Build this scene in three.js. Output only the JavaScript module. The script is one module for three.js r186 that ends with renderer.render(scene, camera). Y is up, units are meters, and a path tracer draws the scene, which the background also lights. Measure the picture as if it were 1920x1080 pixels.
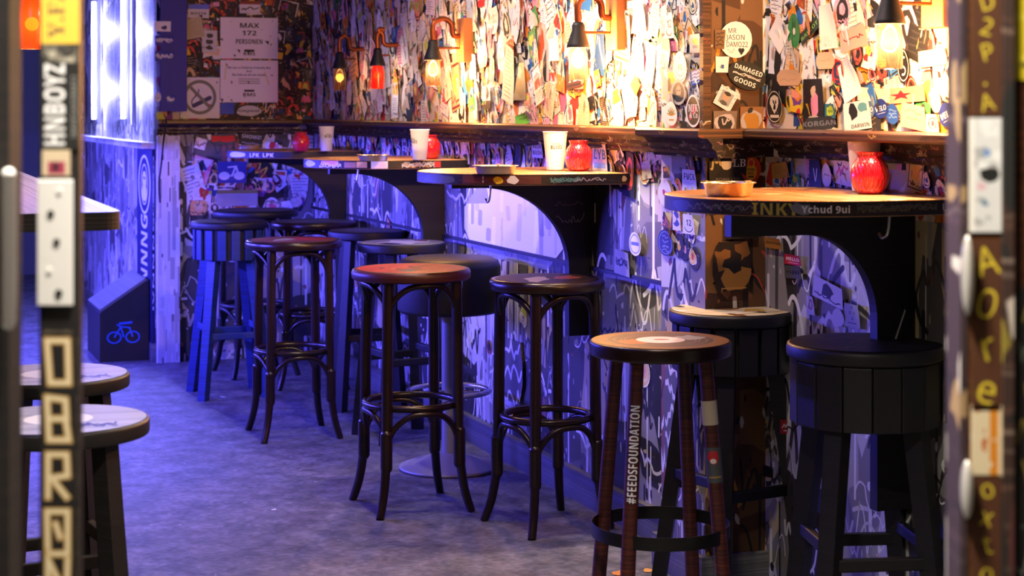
import * as THREE from 'three';
import { RoundedBoxGeometry } from 'three/addons/geometries/RoundedBoxGeometry.js';
import { mergeGeometries, mergeVertices, toCreasedNormals } from 'three/addons/utils/BufferGeometryUtils.js';
import { RectAreaLightUniformsLib } from 'three/addons/lights/RectAreaLightUniformsLib.js';

// ------------------------------------------------------------------ camera, light, exposure
const F = 3300, CX = 960, HY = 205, EYE = 1.25;            // focal length, principal column, horizon row (1920 x 1080 frame), eye height
const scene = new THREE.Scene();
scene.background = new THREE.Color(0x000000);
const FULL = 1920 * 0 + 2 * (1080 - HY);                    // shifted lens: level camera, the frame is the lower part of a taller picture
const camera = new THREE.PerspectiveCamera(2 * Math.atan(FULL / 2 / F) * 180 / Math.PI, 1920 / FULL, 0.05, 60);
camera.setViewOffset(1920, FULL, 0, FULL / 2 - HY, 1920, 1080);
camera.position.set(0, EYE, 0);
camera.lookAt(0, EYE, -1);
camera.focus = 4.9; camera.userData.fStop = 6;
const renderer = new THREE.WebGLRenderer({ antialias: true });
renderer.toneMapping = THREE.LinearToneMapping;
renderer.toneMappingExposure = 1.0;
renderer.shadowMap.enabled = true;
RectAreaLightUniformsLib.init();
const BLUE = new THREE.Color().setRGB(0.085, 0.07, 1.0);
const POWER = { bar: 950, neon: 3.6, over: 150, rear: 60, pendant: 2.1, entry: 32 };

// ------------------------------------------------------------------ helpers
let seed = 7;
const rnd = () => { seed = (seed + 0x6d2b79f5) | 0; let t = Math.imul(seed ^ (seed >>> 15), 1 | seed); t = (t + Math.imul(t ^ (t >>> 7), 61 | t)) ^ t; return ((t ^ (t >>> 14)) >>> 0) / 4294967296; };
const rr = (a, b) => a + (b - a) * rnd(), pick = (a) => a[Math.floor(rnd() * a.length)];
const V3 = (x, y, z) => new THREE.Vector3(x, y, z);
const taken = {};
function numbered(name) { const k = taken[name] = (taken[name] ?? -1) + 1; return k ? name + '_' + String(k).padStart(3, '0') : name; }
function mesh(name, geo, mat, parent) { const m = new THREE.Mesh(geo, mat); m.name = parent ? name : numbered(name); m.castShadow = m.receiveShadow = true; (parent || scene).add(m); return m; }
function tag(o, label, category, group) { o.userData.label = label; o.userData.category = category; if (group) o.userData.group = group; return o; }
function thing(name, label, category, pos = [0, 0, 0], turn = 0, group) { const o = new THREE.Group(); o.name = numbered(name); o.position.set(...pos); o.rotation.y = turn; scene.add(o); return tag(o, label, category, group); }
function struct(o, label, cat) { o.userData.kind = 'structure'; o.userData.label = label; o.userData.category = cat; return o; }
const merge = (gs) => mergeGeometries(gs.map((g) => (g.index ? g.toNonIndexed() : g)));
function box(w, h, d, x = 0, y = 0, z = 0) { return new THREE.BoxGeometry(w, h, d).translate(x, y, z); }
function boxUV(g, k = 1) {                                    // uv in metres
  const p = g.attributes.position, n = g.attributes.normal, uv = g.attributes.uv;
  for (let i = 0; i < p.count; i++) {
    const ax = Math.abs(n.getX(i)), ay = Math.abs(n.getY(i)), az = Math.abs(n.getZ(i));
    if (az >= ax && az >= ay) uv.setXY(i, p.getX(i) * k, p.getY(i) * k); else if (ax >= ay) uv.setXY(i, p.getZ(i) * k, p.getY(i) * k); else uv.setXY(i, p.getX(i) * k, p.getZ(i) * k);
  }
  return g;
}
const tube = (pts, r, n = 24, seg = 8, closed = false) => new THREE.TubeGeometry(new THREE.CatmullRomCurve3(pts, closed, 'centripetal'), n, r, seg, closed);
const lathe = (pts, n = 32) => new THREE.LatheGeometry(pts.map(([x, y]) => new THREE.Vector2(x, y)), n);
function floorPoint(px, py, h = 0) { const d = F * (EYE - h) / (py - HY); return V3((px - CX) / F * d, h, -d); }
function atDepth(px, py, d) { return V3((px - CX) / F * d, EYE - (py - HY) / F * d, -d); }

// wall frame: local x runs along the right-hand wall towards the street, y up, z out into the room
const SN = -0.938, CS = 0.3466, TURN = Math.atan2(SN, CS), ORG = V3(0.354, 0, -5.26);
const wx = (u, y, z) => V3(ORG.x + CS * u + SN * z, y, ORG.z - SN * u + CS * z);
const frameMain = { o: ORG, turn: TURN }, frameBack = { o: wx(-3.947, 0, 0), turn: TURN + Math.PI / 2 };
function onWall(fr, z0, px, py) {                             // where the sight line of a pixel meets the plane z = z0 of a wall frame
  const s = Math.sin(fr.turn), c = Math.cos(fr.turn), dir = V3((px - CX) / F, -(py - HY) / F, -1), o = V3(0, EYE, 0).sub(fr.o);
  const oz = o.x * s + o.z * c, dz = dir.x * s + dir.z * c, k = (z0 - oz) / dz, p = o.addScaledVector(dir, k);
  return { u: p.x * c - p.z * s, v: p.y };
}

// ------------------------------------------------------------------ canvases
const canvas = (w, h) => { const c = document.createElement('canvas'); c.width = w; c.height = h; return c; };
function tex(c, repeat) { const t = new THREE.CanvasTexture(c); t.colorSpace = THREE.SRGBColorSpace; t.magFilter = THREE.LinearFilter; if (repeat) t.wrapS = t.wrapT = THREE.RepeatWrapping; return t; }
const PAPER = ['#f4efe4', '#f7f4ee', '#ece2d0', '#f3e6c4', '#e9d9bd', '#f0f0ee', '#efe9e2', '#ffffff', '#f1dfe0', '#e8e8e4'];
const LOUD = ['#d8342c', '#e58a1f', '#f0c22c', '#e9a3b4', '#2f6fb7', '#3f9b58', '#7a3f93', '#e06c8d', '#f2b46b', '#c9d24a', '#20457e', '#c45a2a', '#e8c79a', '#f39a7d'];
const DARK = ['#17161a', '#211c1f', '#333331', '#33241d', '#1b2436', '#101012'];
function squiggle(g, x, y, w, h, col, lw, turns = 6) {
  g.strokeStyle = col; g.lineWidth = lw; g.lineCap = g.lineJoin = 'round'; g.beginPath(); g.moveTo(x, y + h * rnd());
  for (let i = 1; i <= turns; i++) g.quadraticCurveTo(x + w * (i - rr(.2, .9)) / turns, y + h * rr(-.2, 1.2), x + w * i / turns, y + h * rnd());
  g.stroke();
}
function blob(g, x, y, rx, ry, col, n = 9, rough = .35) {
  g.fillStyle = col; g.beginPath();
  for (let i = 0; i <= n; i++) { const a = i / n * 6.283, k = i === n ? 1 : rr(1 - rough, 1 + rough); i ? g.lineTo(x + Math.cos(a) * rx * k, y + Math.sin(a) * ry * k) : g.moveTo(x + Math.cos(a) * rx, y + Math.sin(a) * ry); }
  g.fill();
}
function printLines(g, x, y, w, h, col, n) { n *= 2; g.globalAlpha = .75; for (let i = 0; i < n; i++) squiggle(g, x + w * rr(0, .1), y + h * (i + .35) / n, w * rr(.4, .9), h / n * .3, col, Math.max(.8, h / n * .16), 14); g.globalAlpha = 1; }
function genericSticker(g, s, kind) {                        // draws into 0..s
  const ink = pick(['#1c1c1a', '#27314f', '#5a1f22', '#333333', '#1c1c1a']);
  const bg = kind === 'paper' ? pick(PAPER) : kind === 'loud' ? pick(LOUD) : kind === 'dark' ? pick(DARK) : pick([...PAPER, ...LOUD, ...DARK]);
  g.fillStyle = bg; g.fillRect(0, 0, s, s);
  const fg = kind === 'dark' ? pick(['#e9e4da', '#f2c230', '#d64a3a', '#e0e0de', '#d9b98a']) : ink;
  const m = kind === 'paper' ? pick([0, 0, 6, 3, 2, 7, 7, 7, 1, 5]) : Math.floor(rnd() * 7);
  if (m === 0) printLines(g, s * .1, s * .08, s * .8, s * .84, fg, 4 + Math.floor(rnd() * 4));
  else if (m === 1) { g.strokeStyle = fg; g.lineWidth = s * .05; g.strokeRect(s * .08, s * .08, s * .84, s * .84); blob(g, s / 2, s * .42, s * .24, s * .22, pick([...LOUD, fg])); squiggle(g, s * .15, s * .7, s * .7, s * .16, fg, s * .035); }
  else if (m === 2) { for (let i = 0; i < 5; i++) blob(g, s * rnd(), s * rnd(), s * rr(.08, .3), s * rr(.08, .3), pick([...LOUD, fg, bg])); }
  else if (m === 3) { g.fillStyle = pick([...LOUD, ...DARK]); g.fillRect(0, s * rr(.5, .7), s, s * .5); blob(g, s * .5, s * .35, s * .2, s * .25, fg); }
  else if (m === 4) { squiggle(g, s * .08, s * .2, s * .84, s * .6, fg, s * .07, 4); squiggle(g, s * .08, s * .3, s * .84, s * .5, pick([fg, ...LOUD]), s * .04, 6); }
  else if (m === 5) { blob(g, s * .5, s * .5, s * .34, s * .38, fg, 14, .12); blob(g, s * .5, s * .44, s * .17, s * .2, bg, 10, .2); squiggle(g, s * .3, s * .72, s * .4, s * .1, bg, s * .03); }
  else if (m === 7) { squiggle(g, s * .2, s * .3, s * .6, s * .3, pick(['#b9a88e', '#c9b8b0', '#b3b3b1', fg]), s * .025, 5); if (rnd() < .5) { g.fillStyle = pick(PAPER); g.fillRect(0, s * rr(.4, .7), s, s); } }
  else { g.fillStyle = pick(LOUD); g.fillRect(s * .12, s * .12, s * .76, s * .3); printLines(g, s * .12, s * .5, s * .76, s * .4, fg, 3); }
}
function roundSticker(g, s) {
  const rim = pick(['#f3efe6', '#17161a', '#d8342c', '#f0c22c', '#f0f0ee']), body = pick([...PAPER, ...LOUD, ...DARK]);
  g.fillStyle = rim; g.fillRect(0, 0, s, s); g.fillStyle = body; g.beginPath(); g.arc(s / 2, s / 2, s * .42, 0, 7); g.fill();
  g.strokeStyle = rim; g.lineWidth = s * .025; g.beginPath(); g.arc(s / 2, s / 2, s * .3, 0, 7); g.stroke();
  blob(g, s * .5, s * .5, s * .17, s * .2, pick([...DARK, ...LOUD, '#ffffff']), 8, .4); squiggle(g, s * .3, s * .72, s * .4, s * .08, rim, s * .03);
}
const CELL = 128, GN = 16, genericCanvas = canvas(2048, 2048), cells = { paper: [], loud: [], dark: [], mixed: [], round: [] };
{
  const g = genericCanvas.getContext('2d');
  for (let i = 0; i < GN * GN; i++) {
    const kind = ['paper', 'paper', 'loud', 'mixed', 'dark', 'paper', 'round', 'mixed'][i % 8];
    g.save(); g.translate((i % GN) * CELL, Math.floor(i / GN) * CELL); g.beginPath(); g.rect(0, 0, CELL, CELL); g.clip();
    kind === 'round' ? roundSticker(g, CELL) : genericSticker(g, CELL, kind);
    for (let k = 0; k < 9; k++) blob(g, CELL * rnd(), CELL * rnd(), rr(2, 12), rr(3, 18), pick(['rgba(255,250,240,.5)', 'rgba(90,70,50,.4)', 'rgba(220,150,120,.45)', 'rgba(40,36,44,.5)', 'rgba(230,200,120,.45)']), 7, .5);
    for (let k = 0; k < 5; k++) squiggle(g, CELL * rnd(), CELL * rnd(), CELL * .3, CELL * .1, 'rgba(60,50,40,.35)', 1.5, 2);   // creases and dirt
    g.restore(); cells[kind].push(i);
  }
}
const stickerMat = new THREE.MeshStandardMaterial({ map: tex(genericCanvas), roughness: .62, side: THREE.DoubleSide });
stickerMat.name = 'sticker print';

// unit sheet geometries: -0.5..0.5, z in metres (curl)
function sheet(shape, curl, r) {
  const pts = [], n = shape === 'oval' ? 20 : shape === 'torn' ? 10 : 4;
  if (shape === 'oval') for (let i = 0; i < n; i++) pts.push([.5 * Math.cos(i / n * 6.2832), .5 * Math.sin(i / n * 6.2832)]);
  else if (shape === 'diamond') pts.push([0, -.5], [.5, 0], [0, .5], [-.5, 0]);
  else if (shape === 'torn') for (let i = 0; i < n; i++) { const a = i / n * 6.2832 + .3, c = Math.cos(a), s = Math.sin(a), k = .5 / Math.max(Math.abs(c), Math.abs(s)) * (r ? .8 + .2 * r() : .9); pts.push([c * k, s * k]); }
  else pts.push([-.5, -.5], [.5, -.5], [.5, .5], [-.5, .5]);
  const rings = [0, .55, 1], pos = [], uv = [], idx = [], N = shape === 'rect' || shape === 'diamond' ? 8 : n, outline = [];
  for (let i = 0; i < N; i++) { if (N === n) outline.push(pts[i]); else { const a = pts[i >> 1], b = pts[((i >> 1) + 1) % 4]; outline.push(i % 2 ? [(a[0] + b[0]) / 2, (a[1] + b[1]) / 2] : a); } }
  const z = (x, y) => curl * Math.max(0, x * .7 + y * .7 + .1) ** 2 * 4;
  for (const q of rings) for (const [x, y] of q ? outline : [[0, 0]]) { pos.push(x * q, y * q, z(x * q, y * q)); uv.push(x * q + .5, y * q + .5); }
  for (let i = 0; i < N; i++) { const j = (i + 1) % N; idx.push(0, 1 + i, 1 + j, 1 + i, 1 + N + i, 1 + N + j, 1 + i, 1 + N + j, 1 + j); }
  const g = new THREE.BufferGeometry(); g.setAttribute('position', new THREE.Float32BufferAttribute(pos, 3)); g.setAttribute('uv', new THREE.Float32BufferAttribute(uv, 2)); g.setIndex(idx); g.computeVertexNormals();
  return g;
}
function toCell(g, x, y, w, h) { const c = g.clone(), uv = c.attributes.uv; for (let i = 0; i < uv.count; i++) uv.setXY(i, x + uv.getX(i) * w, y + uv.getY(i) * h); return c; }
const cellGeo = {};
function genericGeo(kind) {
  const i = pick(cells[kind]), shape = kind === 'round' ? 'oval' : rnd() < .5 ? 'torn' : 'rect', key = i + shape;
  return cellGeo[key] ??= toCell(sheet(shape, rr(0, .007), rnd), ((i % GN) + .02) / GN, 1 - (Math.floor(i / GN) + .98) / GN, .96 / GN, .96 / GN);
}
function scatter(wall, kinds, count, uv, size, opts = {}) {   // loose sheets as parts of a wall; past the limit they are joined
  const join = [], z0 = opts.z ?? 0.002;
  for (let i = 0; i < count; i++) {
    const kind = pick(kinds), g = genericGeo(kind), [u, v] = uv(i), w = rr(size[0], size[1]), h = kind === 'round' ? w : w * rr(.7, 1.7), rot = rr(-.35, .35) + (rnd() < .12 ? rr(-1, 1) : 0);
    const M = new THREE.Matrix4().compose(V3(u, v, z0 + i * (opts.dz ?? .00002)), new THREE.Quaternion().setFromAxisAngle(V3(0, 0, 1), rot), V3(w, h, 1));
    if (opts.stuff) join.push(g.clone().applyMatrix4(M));
    else { const m = mesh(kind === 'round' ? 'sticker' : 'paper_scrap', g, stickerMat, wall); M.decompose(m.position, m.quaternion, m.scale); }
  }
  if (join.length) { const m = mesh('paper_scraps', mergeGeometries(join), stickerMat, wall); m.userData.kind = 'stuff'; }
}

// wall surface prints
function collage(base, palette, n, w = 1024, h = 1024) {
  const c = canvas(w, h), g = c.getContext('2d'); g.fillStyle = base; g.fillRect(0, 0, w, h);
  for (let i = 0; i < n; i++) {
    const x = rnd() * w, y = rnd() * h;
    for (const [ox, oy] of [[0, 0], [-w, 0], [0, -h], [w, 0], [0, h]]) if (ox === 0 && oy === 0) blob(g, x, y, rr(8, 44), rr(10, 60), pick(palette), 7, .5);
    if (i % 3 === 0) squiggle(g, x - 30, y - 20, rr(30, 90), rr(10, 40), pick([...DARK, '#f5f1e8', pick(LOUD)]), rr(1.5, 6), 5);
  }
  return c;
}
function graffiti(base, blobs, strokes, n, w = 2048, h = 1024) {
  const c = canvas(w, h), g = c.getContext('2d'); g.fillStyle = base; g.fillRect(0, 0, w, h);
  for (let i = 0; i < n; i++) blob(g, rnd() * w, rnd() * h, rr(20, 130), rr(30, 200), pick(blobs), 11, .45);
  for (let i = 0; i < n * 1.6; i++) { const x = rnd() * w, y = rnd() * h, l = rr(40, 330), lw = rr(3, 15); g.strokeStyle = pick(strokes); g.lineWidth = lw; g.lineCap = 'round'; g.beginPath(); g.moveTo(x, y); g.lineTo(x + rr(-3, 3), y + l); g.stroke(); }   // runs of paint
  for (let i = 0; i < n * 1.5; i++) squiggle(g, rnd() * w - 60, rnd() * h - 60, rr(60, 260), rr(50, 170), pick(strokes), rr(3, 13), 3 + Math.floor(rnd() * 5));
  for (let i = 0; i < n * 6; i++) blob(g, rnd() * w, rnd() * h, rr(2, 9), rr(2, 14), pick([...blobs, ...strokes]), 6, .5);
  return c;
}
const mapMat = (c, k, rough = .7) => { const t = tex(c, true); t.repeat.set(k[0], k[1]); return new THREE.MeshStandardMaterial({ map: t, roughness: rough }); };
const M = {
  collage: mapMat(collage('#cfc4b2', [...PAPER, ...PAPER, ...LOUD, ...DARK, '#c9b79b', '#e2cdb0'], 620), [.9, .9]),
  graffiti: mapMat(graffiti('#8c8a86', ['#3a3836', '#b4b2ae', '#5e5c5a', '#767472', '#242322', '#cfcdc8', '#4c4a48', '#dedcd8', '#8a5a52', '#c9b98a'], ['#f1f0ee', '#dcdad6', '#1c1b1b', '#a8a6a2', '#4a4846', '#f1f0ee', '#262524'], 90), [.42, .84], .6),
  pillarSide: mapMat(graffiti('#553619', ['#4a2f17', '#6a4626', '#3a2414', '#7a5630'], ['#1a1512', '#2a1e16', '#c9932f', '#b23a2c', '#d8d2c4', '#14110f'], 40, 1024, 1024), [.9, .9], .6),
  corridor: mapMat(graffiti('#8f8d8a', ['#6c6a68', '#cfcdca', '#a8a6a2', '#555351'], ['#efeeec', '#c6c4c0', '#a3a19d', '#4a4846'], 46, 1024, 1024), [.55, .6], .6),
  plaster: new THREE.MeshStandardMaterial({ color: 0x666664, roughness: .9 }),
  soot: new THREE.MeshStandardMaterial({ color: 0x2a2526, roughness: .9 }),
  black: new THREE.MeshStandardMaterial({ color: 0x0b0a0b, roughness: .55 }),
  blackLeather: new THREE.MeshStandardMaterial({ color: 0x0a090a, roughness: .5 }),
  chrome: new THREE.MeshStandardMaterial({ color: 0xc8c8c4, roughness: .28, metalness: 1 }),
  castIron: new THREE.MeshStandardMaterial({ color: 0x999997, roughness: .5, metalness: .4 }),
  steelBand: new THREE.MeshStandardMaterial({ color: 0x333331, roughness: .38, metalness: .85 }),
  brass: new THREE.MeshStandardMaterial({ color: 0xdcc8a0, roughness: .25, metalness: .8 }),
  copper: new THREE.MeshStandardMaterial({ color: 0x8a4a2a, roughness: .42, metalness: .75 }),
  orangeWood: new THREE.MeshStandardMaterial({ color: 0xb0703c, roughness: .6 }),
  redGlass: new THREE.MeshPhysicalMaterial({ color: 0xd8101c, roughness: .25, clearcoat: .8, clearcoatRoughness: .15 }),
  cup: new THREE.MeshPhysicalMaterial({ color: 0xf4efe8, roughness: .55, transmission: .35, side: THREE.DoubleSide }),
  drink: new THREE.MeshStandardMaterial({ color: 0x8f6a45, roughness: .35 }),
  cable: new THREE.MeshStandardMaterial({ color: 0x121214, roughness: .6 }),
  blueBoard: new THREE.MeshStandardMaterial({ color: 0x0a1690, roughness: .55 }),
  whitePost: null,
};
function woodCanvas(base, streaks, n, w = 512, h = 512) {
  const c = canvas(w, h), g = c.getContext('2d'); g.fillStyle = base; g.fillRect(0, 0, w, h);
  for (let i = 0; i < n; i++) { g.strokeStyle = pick(streaks); g.globalAlpha = rr(.2, .7); g.lineWidth = rr(.6, 3.5); g.beginPath(); const y = rnd() * h; g.moveTo(0, y); g.bezierCurveTo(w * .3, y + rr(-8, 8), w * .7, y + rr(-8, 8), w, y + rr(-3, 3)); g.stroke(); }
  g.globalAlpha = 1; return c;
}
M.darkWood = mapMat(woodCanvas('#1e0e09', ['#120805', '#30160a', '#40200f', '#0c0503'], 260), [3, 3], .3);
M.redWood = mapMat(woodCanvas('#4a1c12', ['#2d0f0a', '#6a2a18', '#7d3a20', '#1e0a07'], 260), [3, 3], .42);
M.blackWood = mapMat(woodCanvas('#0d0b0c', ['#080708', '#191516', '#221c1c'], 160), [3, 3], .5);
M.blueWood = mapMat(woodCanvas('#20346f', ['#182a5e', '#2d4790', '#1c1c1a', '#3a58a8'], 120), [3, 3], .5);  // blue grained colour for the staves and legs of one drum stool
M.ledge = mapMat((() => { const c = woodCanvas('#4e2f19', ['#2f1b0e', '#70431f', '#8a5a2c', '#1d110a'], 240, 1024, 256), g = c.getContext('2d'); for (let i = 0; i < 60; i++) squiggle(g, rnd() * 1000, rnd() * 240, rr(20, 60), rr(5, 12), pick(['#d9cdb8', '#b8954f', '#14100e', '#a43a2c']), rr(1.5, 3), 6); return c; })(), [1.2, 3], .4);
M.moulding = mapMat((() => { const c = woodCanvas('#1b120e', ['#0f0a08', '#2c1c14', '#3a2016'], 160, 1024, 128), g = c.getContext('2d'); for (let i = 0; i < 70; i++) squiggle(g, rnd() * 1000, rr(20, 100), rr(14, 50), rr(8, 22), pick(['#cfc6b8', '#8f8578', '#a46a7c', '#5d554c']), rr(1.2, 2.6), 6); return c; })(), [1.4, 10], .5);
M.skirting = mapMat(woodCanvas('#666664', ['#4d4d4b', '#999997', '#333331'], 120), [1, 4], .5);
M.whitePost = mapMat((() => { const c = canvas(256, 512), g = c.getContext('2d'); g.fillStyle = '#e0e0de'; g.fillRect(0, 0, 256, 512); for (let i = 0; i < 90; i++) { g.fillStyle = pick(['#b3b3b1', '#f0f0ee', '#cccccc']); g.fillRect(rnd() * 256, rnd() * 512, rr(3, 20), rr(20, 160)); } for (let i = 0; i < 26; i++) { g.fillStyle = pick(['#4d4d4b', '#808080', '#333331']); g.fillRect(rnd() * 256, rnd() * 512, rr(2, 9), rr(6, 50)); } return c; })(), [3, 1], .6);
{
  const c = canvas(1024, 1024), g = c.getContext('2d'), im = g.createImageData(1024, 1024), lat = new Float32Array(33 * 33).map(() => rnd()), lat2 = new Float32Array(130 * 130).map(() => rnd());
  const smooth = (L, n, x, y) => { const i = Math.floor(x) % n, j = Math.floor(y) % n, a = x % 1, b = y % 1, i2 = (i + 1) % n, j2 = (j + 1) % n; return (L[j * n + i] * (1 - a) + L[j * n + i2] * a) * (1 - b) + (L[j2 * n + i] * (1 - a) + L[j2 * n + i2] * a) * b; };
  for (let y = 0; y < 1024; y++) for (let x = 0; x < 1024; x++) { const v = 92 + 46 * (smooth(lat, 32, x / 32, y / 32) - .5) + 40 * (smooth(lat2, 128, x / 8, y / 8) - .5) + 30 * (rnd() - .5), k = (y * 1024 + x) * 4; im.data[k] = v; im.data[k + 1] = v * .985; im.data[k + 2] = v * .98; im.data[k + 3] = 255; }
  g.putImageData(im, 0, 0);
  for (let i = 0; i < 130; i++) blob(g, rnd() * 1024, rnd() * 1024, rr(1, 5), rr(1, 4), pick(['#3c3a3a', '#8f8c8a', '#2b2a2b', '#a29d98']), 6, .5);
  for (let i = 0; i < 60; i++) squiggle(g, rnd() * 1000, rnd() * 1000, rr(20, 110), rr(4, 30), pick(['rgba(30,28,28,.5)', 'rgba(150,146,140,.35)']), rr(.7, 2), 2);
  M.floor = mapMat(c, [.62, .62], .58);
}

// ------------------------------------------------------------------ room shell (everything in the wall frame)
function frameMesh(name, geo, mat, fr = frameMain) { const m = mesh(name, geo, mat); m.position.copy(fr.o); m.rotation.y = fr.turn; return m; }
const CEIL = 2.9, LEDGE = 1.2, ZB = 0.79, ZL = 2.45, UF = 4.4, UE = -9;
const floorMesh = struct(mesh('floor', boxUV(box(9, .1, 15, -1.6, -.05, -6)), M.floor), 'worn dark grey bar floor', 'floor');
const ceilingMesh = struct(mesh('ceiling', box(9, .1, 13, -1.6, CEIL + .05, -8.05), M.soot), 'sooty dark ceiling', 'ceiling');
// right-hand wall behind the far tables: lower part painted, upper part papered over
const wallRight = struct(frameMesh('wall_right', boxUV(box(4.5, CEIL - 1.15, .1, -3.947 + 2.25, 1.15 + (CEIL - 1.15) / 2, -.05)), M.collage), 'long wall plastered with stickers and paper scraps', 'wall');
const wallRightLow = struct(frameMesh('wall_right_lower', boxUV(box(4.5, .75, .1, -3.947 + 2.25, .375, -.048)), M.graffiti), 'painted lower part of the long wall', 'wall');
const wallRightMid = mesh('upper_panel', boxUV(box(4.5, .392, .1, -3.947 + 2.25, .954, -.05)), M.graffiti, wallRightLow);
const U0 = .43, U1 = .697, ZP = .10, ZA = -.076;
const wallPillar = struct(frameMesh('wall_pillar', boxUV(box(U1 - U0, CEIL - 1.15, ZP + .2, (U0 + U1) / 2, 1.15 + (CEIL - 1.15) / 2, (ZP - .2) / 2)), M.collage), 'pillar between the tables covered in stickers', 'wall');
const pillarLow = mesh('pillar_foot', boxUV(box(U1 - U0, 1.15, ZP + .2, (U0 + U1) / 2, .575, (ZP - .2) / 2)), [M.pillarSide, M.pillarSide, M.black, M.black, M.graffiti, M.graffiti], wallPillar);
const wallAlcove = struct(frameMesh('wall_alcove', boxUV(box(UF - U1, CEIL - 1.0, .1, (U1 + UF) / 2, 1.0 + (CEIL - 1.0) / 2, ZA - .05)), M.collage), 'near wall section papered with notes and stickers', 'wall');
const alcoveLow = mesh('lower_panel', boxUV(box(UF - U1, 1.0, .1, (U1 + UF) / 2, .5, ZA - .05)), M.graffiti, wallAlcove);
const wallBack = struct(frameMesh('wall_back', boxUV(box(ZB, CEIL - 1.15, .1, -ZB / 2, 1.15 + (CEIL - 1.15) / 2, -.05)), M.collage, frameBack), 'back wall with the notices', 'wall');
const wallBackLow = mesh('lower_panel', boxUV(box(ZB, 1.15, .1, -ZB / 2, .575, -.05)), M.graffiti, wallBack);
const wallCorridor = struct(frameMesh('wall_corridor', boxUV(box(5.2, CEIL, .1, -3.947 - 2.6, CEIL / 2, ZB - .05)), M.corridor), 'blue lit passage wall with tube lights', 'wall');
struct(frameMesh('wall_left', boxUV(box(UF - UE, CEIL, .1, (UF + UE) / 2, CEIL / 2, ZL + .05)), M.plaster), 'left wall behind the bar counter', 'wall');
struct(frameMesh('wall_end', box(.1, CEIL, 1.8, UE, CEIL / 2, 1.62), M.plaster), 'far end wall of the passage', 'wall');

// ------------------------------------------------------------------ skirtings, ledges, posts
const trim = (geo, mat, label, fr) => struct(frameMesh('trim_1', geo, mat, fr), label, 'trim');
{
  const sk = struct(frameMesh('baseboard_right', boxUV(merge([box(4.4, .09, .018, -3.947 + 2.2, .045, .009), box(4.4, .012, .026, -3.947 + 2.2, .096, .013)])), M.skirting), 'painted skirting board along the sticker wall', 'skirting');
  struct(frameMesh('baseboard_corridor', boxUV(box(5, .09, .02, -3.947 - 2.5, .045, ZB + .01)), M.skirting), 'painted skirting board along the passage wall', 'skirting');
  struct(frameMesh('baseboard_pillar', boxUV(merge([box(U1 - U0 + .04, .09, .02, (U0 + U1) / 2, .045, ZP + .01), box(.02, .09, .2, U1 + .01, .045, 0)])), M.skirting), 'painted skirting board round the pillar', 'skirting');
}
function ledge(u0, u1, z0, label, fr = frameMain, depth = .07) {
  const prof = new THREE.Shape([[0, 0], [depth - .008, 0], [depth, .005], [depth, .019], [depth - .006, .024], [0, .024]].map(([x, y]) => new THREE.Vector2(x, y)));
  const mo = new THREE.Shape([[0, 0], [.012, 0], [.018, .008], [.018, .016], [.03, .024], [.03, .034], [.045, .05], [0, .05]].map(([x, y]) => new THREE.Vector2(x, y)));
  const board = new THREE.ExtrudeGeometry(prof, { depth: u1 - u0, bevelEnabled: false }), under = new THREE.ExtrudeGeometry(mo, { depth: u1 - u0, bevelEnabled: false });
  for (const [g, y] of [[board, LEDGE - .024], [under, LEDGE - .074]]) g.applyMatrix4(new THREE.Matrix4().makeBasis(V3(0, 0, 1), V3(0, 1, 0), V3(-1, 0, 0)).premultiply(new THREE.Matrix4())).translate(0, 0, 0);
  // profile x -> wall z, extrusion z -> wall x
  const swap = (g, y) => { const p = g.attributes.position; for (let i = 0; i < p.count; i++) { /* after the basis change: x' = -z, z' = x */ const x = p.getX(i), z = p.getZ(i); p.setXYZ(i, u0 + Math.abs(x), p.getY(i) + y, z0 + Math.abs(z)); } g.computeVertexNormals(); return boxUV(g); };
  const b = trim(swap(board, LEDGE - .024), M.ledge, label, fr); b.material.side = THREE.DoubleSide;
  const m = mesh('moulding', swap(under, LEDGE - .074), M.moulding, b); M.moulding.side = THREE.DoubleSide;
  return b;
}
ledge(-3.947, U0 - .02, 0, 'dark wooden ledge along the long sticker wall');
ledge(U0 - .02, U1 + .1, ZP, 'wooden ledge across the front of the pillar');
{ const b = trim(boxUV(box(.1, .024, ZP - ZA, U1 + .05, LEDGE - .012, (ZP + ZA) / 2)), M.ledge, 'wooden ledge round the side of the pillar'); mesh('moulding', boxUV(box(.045, .05, ZP - ZA, U1 + .0225, LEDGE - .049, (ZP + ZA) / 2)), M.moulding, b); }
ledge(U1 + .1, UF, ZA, 'wooden ledge along the near sticker wall', frameMain, .12);
ledge(-ZB, -.07, 0, 'black wooden ledge on the back wall', frameBack, .06);
{
  const post = struct(frameMesh('trim_post', boxUV(box(.11, 1.12, .03, -ZB + .055, .56, .015)), M.whitePost, frameBack), 'flaking white painted post at the passage corner', 'post');
  const seam = struct(frameMesh('trim_seam', box(4.4, .012, .01, -3.947 + 2.2, .752, .005), M.black), 'dark seam strip across the painted wall', 'trim');
  struct(frameMesh('trim_corner', box(.02, CEIL - LEDGE, .012, U0 - .012, LEDGE + (CEIL - LEDGE) / 2, .006), M.black), 'dark strip where wall meets pillar', 'trim');
  struct(frameMesh('trim_corner', boxUV(box(.022, CEIL - LEDGE, .022, U1 + .004, LEDGE + (CEIL - LEDGE) / 2, ZP + .002)), M.ledge), 'brown wooden corner bead of the pillar', 'trim');
}

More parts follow.
